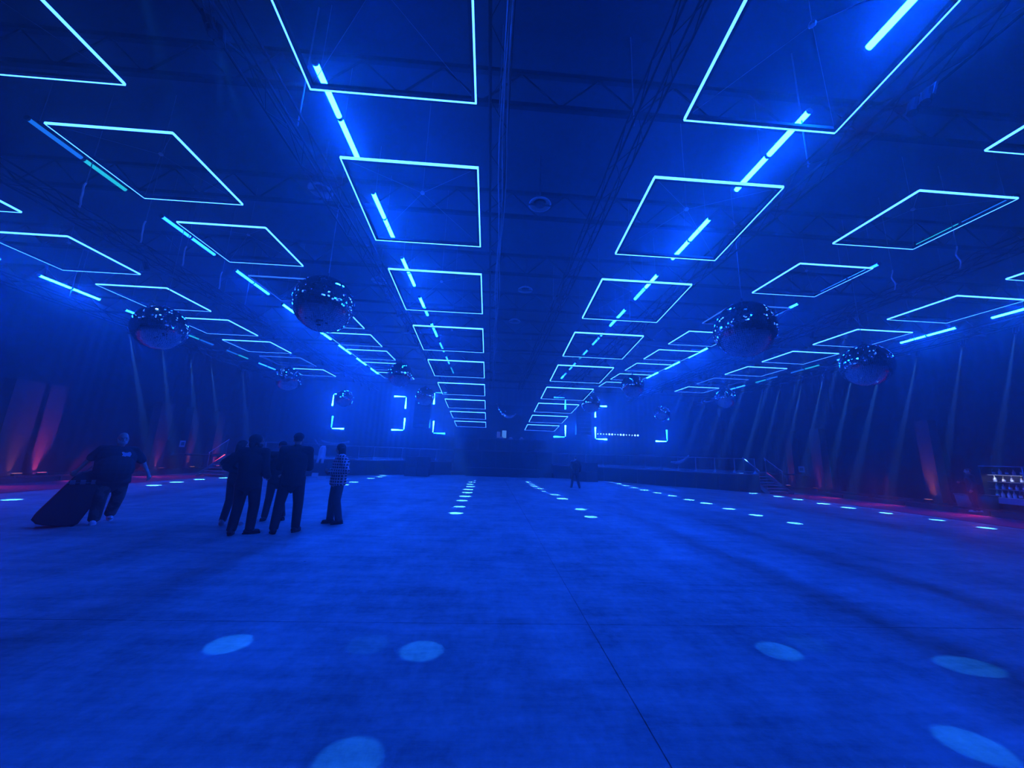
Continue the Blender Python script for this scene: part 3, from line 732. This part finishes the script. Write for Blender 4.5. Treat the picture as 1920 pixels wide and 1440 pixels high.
SKIN = mat('skin', (.55, .38, .30), .55); MT['skin'] = SKIN
MT['hair'] = mat('dark_hair', (.03, .025, .02), .6, scale=60, bump=.6); MT['beard'] = mat('grey_beard', (.5, .48, .45), .8, scale=60, bump=.6)
MT['jacket'] = mat('black_jacket', (.03, .03, .035), .85, scale=12, bump=.4); MT['tee'] = mat('black_tee', (.035, .035, .04), .9, scale=12, bump=.3)
MT['pants'] = mat('dark_trousers', (.035, .035, .04), .85, scale=10, bump=.4); MT['denim'] = mat('dark_denim', (.07, .08, .10), .85, scale=14, bump=.4)
MT['shoe_w'] = mat('white_shoe', (.8, .8, .8), .6); MT['shoe_b'] = mat('black_shoe', (.02, .02, .02), .5); MT['eye'] = mat('eye', (.03, .03, .03), .2); MT['lip'] = mat('lip', (.35, .18, .16), .5)
def plaid():
    m = mat('plaid_shirt', (.6, .6, .62), .85, bump=.2); n = m.node_tree; L = n.links; b = n.nodes['Principled BSDF']
    tc = n.nodes.new('ShaderNodeTexCoord'); sp = n.nodes.new('ShaderNodeSeparateXYZ'); L.new(tc.outputs['Object'], sp.inputs[0])
    def ma(op, x, y):
        q = n.nodes.new('ShaderNodeMath'); q.operation = op
        for i, v in enumerate((x, y)):
            if isinstance(v, (int, float)): q.inputs[i].default_value = v
            else: L.new(v, q.inputs[i])
        return q.outputs[0]
    u = ma('ADD', sp.outputs[1], ma('MULTIPLY', sp.outputs[0], .6))
    fu = ma('GREATER_THAN', ma('FRACT', ma('DIVIDE', ma('ADD', u, 10), .062), 0), .36); fz = ma('GREATER_THAN', ma('FRACT', ma('DIVIDE', sp.outputs[2], .062), 0), .36)
    f = ma('MULTIPLY', fu, fz); mx = n.nodes.new('ShaderNodeMix'); mx.data_type = 'RGBA'; L.new(f, mx.inputs['Factor'])
    mx.inputs['A'].default_value = (.75, .75, .78, 1); mx.inputs['B'].default_value = (.02, .02, .03, 1); L.new(mx.outputs['Result'], b.inputs['Base Color'])
    return m
MT['plaid'] = plaid()
def camo():
    m = mat('camo_trousers', (.1, .1, .08), .9, bump=.3); n = m.node_tree; r = n.nodes.new('ShaderNodeValToRGB'); z = [q for q in n.nodes if q.type == 'TEX_NOISE'][0]
    z.inputs['Scale'].default_value = 7; r.color_ramp.interpolation = 'CONSTANT'
    r.color_ramp.elements[0].color = (.03, .035, .03, 1); r.color_ramp.elements[1].position = .55; r.color_ramp.elements[1].color = (.12, .12, .10, 1)
    e = r.color_ramp.elements.new(.47); e.color = (.06, .06, .05, 1)
    n.links.new(z.outputs['Fac'], r.inputs[0]); n.links.new(r.outputs[0], n.nodes['Principled BSDF'].inputs['Base Color']); return m
MT['camo'] = camo()
def logo_tee():
    m = mat('printed_tee', (.035, .035, .04), .9, scale=12, bump=.3); n = m.node_tree; L = n.links; b = n.nodes['Principled BSDF']
    tc = n.nodes.new('ShaderNodeTexCoord'); sp = n.nodes.new('ShaderNodeSeparateXYZ'); L.new(tc.outputs['Object'], sp.inputs[0])
    def ma(op, x, y):
        q = n.nodes.new('ShaderNodeMath'); q.operation = op
        for i, v in enumerate((x, y)):
            if isinstance(v, (int, float)): q.inputs[i].default_value = v
            else: L.new(v, q.inputs[i])
        return q.outputs[0]
    nz = n.nodes.new('ShaderNodeTexNoise'); nz.inputs['Scale'].default_value = 22; L.new(tc.outputs['Object'], nz.inputs['Vector'])
    w = ma('MULTIPLY', ma('SUBTRACT', nz.outputs[0], .5), .07)
    dx = ma('ABSOLUTE', ma('ADD', ma('SUBTRACT', sp.outputs[0], -.10), w), 0); dz = ma('ABSOLUTE', ma('ADD', ma('SUBTRACT', sp.outputs[2], 1.30), w), 0)
    f = ma('MULTIPLY', ma('MULTIPLY', ma('LESS_THAN', dx, .062), ma('LESS_THAN', dz, .034)), ma('GREATER_THAN', sp.outputs[1], .02))
    mx = n.nodes.new('ShaderNodeMix'); mx.data_type = 'RGBA'; L.new(f, mx.inputs['Factor']); mx.inputs['A'].default_value = (.035, .035, .04, 1); mx.inputs['B'].default_value = (.6, .62, .7, 1)
    L.new(mx.outputs['Result'], b.inputs['Base Color']); return m
MT['logo'] = logo_tee()

def hand(o, wr, d, palm, s=1.0, curl=.5, side=1):
    """palm and five fingers growing from the wrist; d = pointing direction, palm = normal of the palm's inner side"""
    d = V(d).normalized(); pn = V(palm); pn = (pn-d*pn.dot(d)).normalized(); w = d.cross(pn)*side
    wr = V(wr); o.cap(wr, wr+d*.075*s, .026*s, .034*s, side=w, wide=1.25)
    for i, (L, off) in enumerate(((.070, -.030), (.080, -.010), (.074, .010), (.058, .029))):
        b0 = wr+d*.085*s+w*off*s
        a1 = d*math.cos(curl*.6)+pn*math.sin(curl*.6); a2 = d*math.cos(curl*1.5)+pn*math.sin(curl*1.5)
        b1 = b0+a1*L*.5*s; b2 = b1+a2*L*.5*s
        o.cap(b0, b1, .0095*s, .0088*s, n=8, hm=2); o.cap(b1, b2, .0088*s, .0075*s, n=8, hm=2)
    t0 = wr+d*.030*s-w*.028*s; t1 = t0+(d*.7-w*.65+pn*.25).normalized()*.038*s; t2 = t1+(d*.85-w*.2+pn*.45).normalized()*.030*s
    o.cap(t0, t1, .013*s, .011*s, n=8, hm=2); o.cap(t1, t2, .011*s, .009*s, n=8, hm=2)

def person(label, loc, rz, J, top='jacket', bottom='pants', shoe='shoe_b', hair='short', sleeve='long', girth=1.0, belly=0.0, s=1.0, hcol='hair', beard=False, cap=False, legw=1.0, curl=.5):
    t = thing('person', label, 'person', loc, rz); t.scale = (s, s, s)
    D = dict(hipL=(-.095, 0, .93), hipR=(.095, 0, .93), kneeL=(-.11, .02, .50), kneeR=(.11, .02, .50), ankL=(-.12, -.02, .09), ankR=(.12, -.02, .09),
             toeL=(-.2, 1, 0), toeR=(.2, 1, 0), shL=(-.19, 0, 1.43), shR=(.19, 0, 1.43), elL=(-.25, -.03, 1.14), elR=(.25, -.03, 1.14), wrL=(-.24, .08, .90), wrR=(.24, .08, .90),
             hdL=None, hdR=None, palmL=(1, 0, 0), palmR=(-1, 0, 0), pel=(0, 0, .98), chest=(0, 0, 1.30), neck=(0, -.005, 1.50), head=(0, .02, 1.63), look=(0, 1, 0))
    D.update(J); D = {k: (V(v) if v is not None else None) for k, v in D.items()}
    g = girth; look = D['look'].normalized(); up = V((0, 0, 1)); up = (up-look*up.dot(look)).normalized(); hx = look.cross(up)
    HR = Matrix((hx, look, up)).transposed(); H = D['head']
    # ---- body, one continuous surface
    o = Org()
    o.cap(D['pel'], D['pel']+V((0, 0, .08)), .12, .115*g, side=(1, 0, 0), wide=1.3)
    mid = (D['pel']+D['chest'])/2
    o.cap(mid, D['chest'], .105*g, .115*g, side=(1, 0, 0), wide=1.3)
    if belly: o.ell(mid+V((0, belly*.5, -.02)), (.15*g, .10+belly, .2))
    o.cap(D['shL'], D['shR'], .062, .062); o.cap(D['chest'], D['neck']-V((0, 0, .03)), .11, .055, side=(1, 0, 0), wide=1.2)
    o.cap(D['neck']-V((0, 0, .04)), H-up*.03-look*.015, .056, .052)
    o.ell(H+up*.02, (.074, .094, .098), HR); o.ell(H-up*.045+look*.022, (.056, .068, .068), HR)
    o.cap(H+look*.088-up*.002, H+look*.105-up*.028, .010, .015, n=8, hm=2)         # nose
    for q in (-1, 1):
        o.ell(H+hx*q*.076-look*.008-up*.008, (.010, .020, .032), HR)              # ears
        o.cap(H+look*.086+hx*q*.014+up*.026, H+look*.078+hx*q*.045+up*.026, .010, .009, n=8, hm=2)   # brow
    for a in 'LR':
        q = -1 if a == 'L' else 1
        o.cap(D['sh'+a], D['el'+a], .052, .042); o.cap(D['el'+a], D['wr'+a], .042, .027)
        hd = D['hd'+a] if D['hd'+a] is not None else (D['wr'+a]-D['el'+a])
        hand(o, D['wr'+a], hd, D['palm'+a], 1.0, curl, 1 if a == 'R' else -1)
        o.cap(D['hip'+a], D['knee'+a], .088*legw, .058); o.cap(D['knee'+a], D['ank'+a], .056, .036)
        tt = D['toe'+a].normalized(); o.cap(D['ank'+a]-V((0, 0, .04))-tt*.03, D['ank'+a]+tt*.13-V((0, 0, .055)), .036, .026, side=tt.cross(V((0, 0, 1))), wide=1.3)
    body = o.build('body', 'skin', t, vox=.0085, smooth=2)
    # ---- shirt or jacket
    o = Org(); k = .016 if top in ('tee', 'logo') else .026
    low = D['pel']+V((0, 0, {'jacket': -.17, 'plaid': -.13, 'logo': -.15}.get(top, -.10)))
    o.cap(low, low+V((0, 0, .16)), .126*g+k*.7, .120*g+k*.6, side=(1, 0, 0), wide=1.34, hm=1)
    o.cap(low+V((0, 0, .16)), D['chest'], .118*g+k*.6, .125*g+k, side=(1, 0, 0), wide=1.34)
    if belly: o.ell(mid+V((0, belly*.5, -.05)), (.17*g+k, .11+belly+k*.5, .28))
    o.cap(D['shL'], D['shR'], .064+k, .064+k); o.cap(D['chest'], D['neck']-V((0, 0, .045)), .12, .068, side=(1, 0, 0), wide=1.3)
    if top == 'jacket': o.cap(D['neck']-V((0, 0, .05)), D['neck']+V((0, 0, .0)), .07, .066)
    for a in 'LR':
        e = D['el'+a]; w_ = D['wr'+a]; sh = D['sh'+a]
        if sleeve == 'long': o.cap(sh, e, .056+k, .047+k); o.cap(e, e+(w_-e)*.92, .047+k, .034+k*.7)
        else: o.cap(sh, sh+(e-sh)*.78, .060+k, .060+k*1.2, hm=2)
    o.build('shirt' if top != 'jacket' else 'jacket', top, t, vox=.012, smooth=3)
    # ---- trousers
    o = Org(); lw = 1.0*legw
    o.cap(D['pel']-V((0, 0, .04)), D['pel']+V((0, 0, .03)), .125*(.5+.5*g), .125*(.5+.5*g), side=(1, 0, 0), wide=1.32)
    for a in 'LR':
        o.cap(D['hip'+a], D['knee'+a], .104*lw, .078*lw)
        hem = D['ank'+a]+V((0, 0, -.035)); o.cap(D['knee'+a], hem+(D['knee'+a]-hem)*.05, .078*lw, .066*lw, hm=1)
    o.build('trousers', bottom, t, vox=.012, smooth=3)
    # ---- shoes
    for a in 'LR':
        tt = D['toe'+a].normalized(); A = D['ank'+a]; z0 = A.z-.09; hz = V((A.x, A.y, z0))
        o = Org(); sd = tt.cross(V((0, 0, 1)))
        o.cap(hz-tt*.045+V((0, 0, .048)), hz+tt*.12+V((0, 0, .040)), .047, .038, side=sd, wide=1.08)
        o.cap(hz-tt*.03+V((0, 0, .05)), hz-tt*.02+V((0, 0, .10)), .05, .05)
        sh = o.build('shoe', shoe, t, vox=.010, smooth=1)
        for v in sh.data.vertices: v.co.z = max(v.co.z, z0+.002)
        so = MB(); n = 20; ring = []
        for zz in (z0+.0005, z0+.026):
            for i in range(n):
                c_ = math.cos(2*PI*i/n); s_ = math.sin(2*PI*i/n); ring.append(hz+V((0, 0, zz-z0))+tt*(.035+c_*.135)+sd*s_*(.050+.004*c_))
        so.add(ring, [tuple(range(n-1, -1, -1)), tuple(range(n, 2*n))]+[(i, (i+1) % n, n+(i+1) % n, n+i) for i in range(n)])
        obj('sole', so, 'rubber' if shoe == 'shoe_b' else 'shoe_w', sh)
    # ---- face details, hair
    for q in (-1, 1): obj('eye', MB().lathe([(.0001, -.009), (.008, -.004), (.008, .004), (.0001, .009)], 8), 'eye', body, loc=H+look*.083+hx*q*.030+up*.012)
    obj('mouth', MB().tube(H+look*.094-hx*.022-up*.058, H+look*.094+hx*.022-up*.058, .006, 6), 'lip', body)
    if hair == 'short':
        o = Org(); o.ell(H+up*.032-look*.012, (.080, .097, .093), HR); ho = o.build('hair', hcol, t, vox=.010, smooth=1)
        for v in ho.data.vertices:
            r_ = v.co-H
            if r_.dot(look) > .05 and r_.dot(up) < .055: v.co -= look*(r_.dot(look)-.05)
    elif hair == 'long':
        o = Org(); o.ell(H+up*.030-look*.015, (.090, .104, .102), HR)
        for x in (-.06, -.02, .03, .065): o.cap(H-look*.055+hx*x, H-look*.085+hx*x*1.3-V((0, 0, .28)), .058, .04)
        for q in (-1, 1): o.cap(H+hx*q*.075+up*.02, H+hx*q*.085-V((0, 0, .2))-look*.01, .03, .022)
        o.build('hair', hcol, t, vox=.011, smooth=2)
    elif hair == 'bushy':
        o = Org(); o.ell(H+up*.03-look*.03, (.105, .115, .105), HR); o.ell(H-up*.05-look*.06, (.09, .07, .09), HR); o.build('hair', hcol, t, vox=.011, smooth=1)
    if beard:
        o = Org(); o.ell(H-up*.075+look*.045, (.058, .055, .058), HR)
        for q in (-1, 1): o.cap(H+hx*q*.066-up*.02+look*.01, H+hx*q*.045-up*.08+look*.04, .018, .026)
        o.build('beard', 'beard' if beard == 'grey' else 'hair', t, vox=.009, smooth=1)
    if cap:
        o = Org(); o.ell(H+up*.05-look*.006, (.088, .104, .082), HR); co = o.build('cap', 'jacket', t, vox=.010, smooth=1)
        for v in co.data.vertices:
            r_ = v.co-H
            if r_.dot(up) < .035: v.co += up*(.035-r_.dot(up))
        sgn = -1 if cap == 'back' else 1
        pk = MB(); ring = []
        for zz in (0, .008):
            for i in range(11):
                a_ = PI*i/10; ring.append(H+up*(.042+zz-.02*math.sin(a_))+hx*math.cos(a_)*.072+look*sgn*(.07+math.sin(a_)*.085))
        pk.add(ring, [tuple(range(10, -1, -1)), tuple(range(11, 22))]+[(i, i+1, 12+i, 11+i) for i in range(10)]+[(10, 0, 11, 21)])
        obj('peak', pk, 'jacket', co)
    return t

def stand(px, py): F = onfloor(px, py); return (F.x, F.y, .001)
def face(px, py, extra=0):
    F = onfloor(px, py); return math.atan2(F.y, F.x)-PI/2+extra       # extra=0: back to the camera

# 1 bald man dragging the case: faces the camera, leaning to the image right
P0 = stand(188, 981)
person('bald bearded man in black printed T-shirt dragging a large case', P0, face(190, 980, PI+.12),
       dict(pel=(.0, .02, .90), chest=(.0, .03, 1.25), neck=(-.015, .05, 1.45), head=(-.02, .09, 1.60), look=(-.03, 1, -.05),
            shL=(-.23, .04, 1.37), shR=(.21, .02, 1.39), elR=(.34, -.08, 1.18), wrR=(.45, -.16, .97), hdR=(.35, -.3, -.6),
            elL=(-.40, .0, 1.13), wrL=(-.50, .05, .91), hdL=(-.25, .25, -.8), palmL=(.7, -.5, 0), palmR=(-.3, -.9, 0),
            hipL=(-.13, .0, .88), hipR=(.07, .02, .88), kneeL=(-.17, -.12, .49), kneeR=(.10, .10, .47), ankL=(-.14, -.36, .13), ankR=(.10, .05, .09), toeR=(.25, 1, 0), toeL=(-.1, 1, -.3)),
       top='logo', bottom='camo', shoe='shoe_w', hair='none', sleeve='short', girth=1.6, belly=.16, beard='grey', s=1.05, legw=1.3, curl=.9)
# the case
cs = onfloor(138, 984); dcam = V((cs.x, cs.y, 0)).normalized(); rgt = V((dcam.y, -dcam.x, 0))
t = thing('rolling_case', 'large black rolling case tilted and dragged by the bald man', 'case', (cs.x, cs.y, 0)); t.rotation_euler = (0, 0, math.atan2(rgt.y, rgt.x))
MT['case'] = mat('case_shell', (.02, .02, .022), .55)
def xzprism(poly, y0, y1, inset=.03):
    """outline in x-z, extruded along y with chamfered edges"""
    cx_ = sum(p[0] for p in poly)/len(poly); cz_ = sum(p[1] for p in poly)/len(poly); n = len(poly); vs = []
    for y, k in ((y0, 1), (y0+inset, 0), (y1-inset, 0), (y1, 1)):
        for x, z in poly:
            d = V((x-cx_, z-cz_)); L_ = d.length; f_ = (L_-inset*k)/L_; vs.append((cx_+d.x*f_, y, cz_+d.y*f_))
    fs = [tuple(range(n)), tuple(3*n+i for i in range(n-1, -1, -1))]
    for r_ in range(3): fs += [(r_*n+i, (r_+1)*n+i, (r_+1)*n+(i+1) % n, r_*n+(i+1) % n) for i in range(n)]
    return MB().add(vs, fs)
lowp = [(.05, .04), (.0, .012), (-.26, .022), (-.46, .09), (-.525, .17), (-.50, .26), (-.215, .80), (.275, .80), (.27, .62)][::-1]
topp = [(.28, .81), (-.21, .81), (-.15, .93), (-.06, 1.01), (.16, 1.05), (.26, .99), (.29, .90)][::-1]
obj('case_body', xzprism(lowp, -.22, .22), 'case', t); obj('lid', xzprism(topp, -.22, .22), 'case', t)
obj('rim_band', MB().box((.03, 0, .806), (.50, .452, .016)), 'steel', t)
for x, z in ((-.15, .82), (-.02, .82), (.12, .82)): obj('latch', MB().box((x, -.228, z), (.07, .03, .08)), 'alu', t)
for q in (-.10, .10): obj('handle_rod', MB().tube((-.02, q, 1.0), (.10, q, 1.20), .011, 8), 'alu', t)
obj('handle_grip', MB().tube((.10, -.13, 1.20), (.10, .13, 1.20), .018, 8), 'alu', t)
for q in (-.18, .18):
    c = V((-.02, q, .042)); obj('wheel', MB().tube(c-V((0, .025, 0)), c+V((0, .025, 0)), .042, 16), 'rubber', t)

# 2 standing group
person('stocky bearded man in black jacket seen from behind, left of the group', stand(450, 1002), face(450, 1002, -.45),
       dict(look=(.9, .45, -.05), head=(.02, .02, 1.63), ankL=(-.13, -.05, .09), ankR=(.12, .04, .09), kneeL=(-.12, .02, .5), kneeR=(.12, .06, .5), toeR=(.9, .5, 0), toeL=(-.3, 1, 0),
            elL=(-.36, -.08, 1.16), wrL=(-.22, .14, 1.04), hdL=(.8, .5, .1), elR=(.24, .0, 1.12), wrR=(.22, .20, .98), hdR=(-.3, .8, -.1)),
       top='jacket', bottom='pants', girth=1.12, hair='bushy', beard='dark', s=1.05, legw=1.12)
person('tall man in dark shirt and cap seen from behind, arms folded', stand(534, 999), face(534, 999, -.02),
       dict(look=(.1, 1, 0), elL=(-.23, .08, 1.13), elR=(.24, .08, 1.13), wrL=(.05, .26, 1.20), wrR=(-.05, .28, 1.16), hdL=(1, .05, .1), hdR=(-1, .05, .1), palmL=(0, -1, 0), palmR=(0, -1, 0),
            ankL=(-.18, .0, .09), ankR=(.15, .03, .09), kneeL=(-.15, .03, .5), kneeR=(.14, .03, .5), toeR=(.5, 1, 0)),
       top='jacket', bottom='pants', girth=1.04, hair='short', cap='front', s=1.09, legw=1.08)
person('man in dark cap and hoodie facing the camera between two backs', stand(509, 975), face(509, 975, PI-.1),
       dict(look=(-.25, 1, -.08), ankL=(-.20, 0, .09), ankR=(.15, .0, .09), elL=(-.27, -.02, 1.12), wrL=(-.16, .20, .98), hdL=(.6, .6, 0), elR=(.28, -.05, 1.12), wrR=(.22, .17, .95), hdR=(-.4, .8, 0)),
       top='jacket', bottom='pants', hair='short', cap='front', s=1.0)
person('person in black with white sneakers mostly hidden behind the bearded man', stand(428, 985), face(428, 985, -.9),
       dict(look=(.8, .6, 0), shL=(-.19, .02, 1.42), elL=(-.36, -.10, 1.22), wrL=(-.22, .06, 1.04), hdL=(.7, .5, 0), ankL=(-.16, -.02, .09), ankR=(.14, .02, .09), toeL=(-.8, .8, 0)),
       top='tee', bottom='denim', shoe='shoe_w', hair='long', sleeve='short', s=.99)
person('long haired woman in black and white plaid shirt and chunky boots', stand(624, 982), face(624, 982, PI/2+.15),
       dict(look=(.25, 1, -.12), head=(0, .03, 1.62), pel=(0, .0, .98), chest=(0, -.02, 1.30), elR=(.30, -.10, 1.16), wrR=(.12, .20, 1.13), hdR=(-.6, .7, .15), palmR=(0, -1, 0), elL=(-.28, -.10, 1.15), wrL=(-.06, .22, 1.10), hdL=(.8, .4, .1), palmL=(0, -1, 0),
            hipL=(-.09, -.01, .93), hipR=(.09, .0, .93), ankL=(-.09, -.10, .09), ankR=(.09, .06, .09), kneeL=(-.09, .0, .5), kneeR=(.09, .05, .5)),
       top='plaid', bottom='denim', hair='long', girth=1.25, s=1.0, legw=1.15)
person('lone walker in dark clothes far off near the right stage wing', stand(1079, 915), face(1079, 915, .25),
       dict(look=(-.3, 1, -.2), ankL=(-.20, .12, .09), ankR=(.20, -.10, .09), kneeL=(-.13, .12, .5), kneeR=(.12, .06, .5), elL=(-.26, .05, 1.14), wrL=(-.14, .24, 1.12), hdL=(.6, .6, .2), elR=(.27, -.06, 1.14), wrR=(.26, .02, .9)),
       top='jacket', bottom='pants', hair='short', s=.97)
F = atx(1833, 968, 19.6)
person('person in dark clothes and pale shoes standing beside the grey bins', (19.6, F.y, .012), face(1833, 968, PI/2+.3),
       dict(elR=(.28, .05, 1.15), wrR=(.12, .26, 1.16), hdR=(-.5, .8, .1), ankL=(-.13, .10, .09), ankR=(.12, -.12, .09)), top='jacket', bottom='pants', shoe='shoe_w', hair='short', s=.98)

# ------------------------------------------------------------------ mirrored hammerhead shark hung above the stage
YS = 24.0
spine = [aty(x, y, YS+dy) for x, y, dy in ((933, 757, .5), (934, 764, .35), (939, 770, .2), (944, 776, 0), (951, 780, -.1), (958, 780.5, -.15), (963, 778.5, -.2))]
rad = [.03, .06, .10, .15, .17, .14, .09]
t = thing('shark_sculpture', 'mirrored hammerhead shark sculpture hanging over the centre stage', 'sculpture', spine[3]); B0 = spine[3]
SP = [p-B0 for p in spine]
o = Org()
for (a, b_), (ra, rb_) in zip(zip(SP, SP[1:]), zip(rad, rad[1:])): o.cap(a, b_, ra, rb_)
q = aty(921, 755, YS+.5)-B0; o.cap(SP[0], q, .045, .015); q = aty(937, 750, YS+.5)-B0; o.cap(SP[0], q, .045, .015)
q = aty(944, 786, YS-.3)-B0; o.cap(SP[3]+(SP[4]-SP[3])*.6, q, .07, .02); q = aty(949, 768, YS+.1)-B0; o.cap(SP[3], q, .07, .02)
h0 = SP[-1]+V((.04, -.05, .02)); o.cap(h0+V((.03, -.38, -.02)), h0+V((.02, .38, .06)), .055, .055)
me_o = o.build('shark_body', 'mirror', t, vox=.045, smooth=1)
me_o.data.polygons.foreach_set('use_smooth', [False]*len(me_o.data.polygons))
for y_ in (-.38, .38): obj('eye', MB().lathe([(.0001, -.05), (.04, -.03), (.045, 0), (.04, .03), (.0001, .05)], 10), 'alu', me_o, loc=h0+V((.05, y_*1.05, .0 if y_ < 0 else .06)))
for k in (1, 4): obj('cable', MB().tube(SP[k], (SP[k].x, SP[k].y, ZC-.006-B0.z), .008, 5), 'cable', t)

# dangling cable tails by the outer tube lines
for (px, py), lb in (((152, 372), 'left of the nearest teal tube pair'), ((266, 440), 'left of the first cyan tube pair'), ((344, 485), 'below the second tube line from the left'), ((412, 530), 'short one near the third tube pair on the left'), ((1798, 488), 'right of the second right tube line, nearest'), ((1676, 530), 'right of the second right tube line, farther')):
    p = ray(px, py)*(4.9/ray(px, py).z)+V((0, 0, CH)); pts = [V((.022*math.sin(k*.9), .015*math.cos(k*1.3), -.2+.07*k)) for k in range(9)]
    t = thing('cable_tail', 'dangling loose cable tail, '+lb, 'cable', p)
    obj('cable_end', MB().path([tuple(q) for q in pts], .016, 6), 'alu', t)
    obj('cable_run', MB().tube(pts[-1], (pts[-1].x, pts[-1].y, ZC-.006-p.z), .008, 5), 'cable', t)
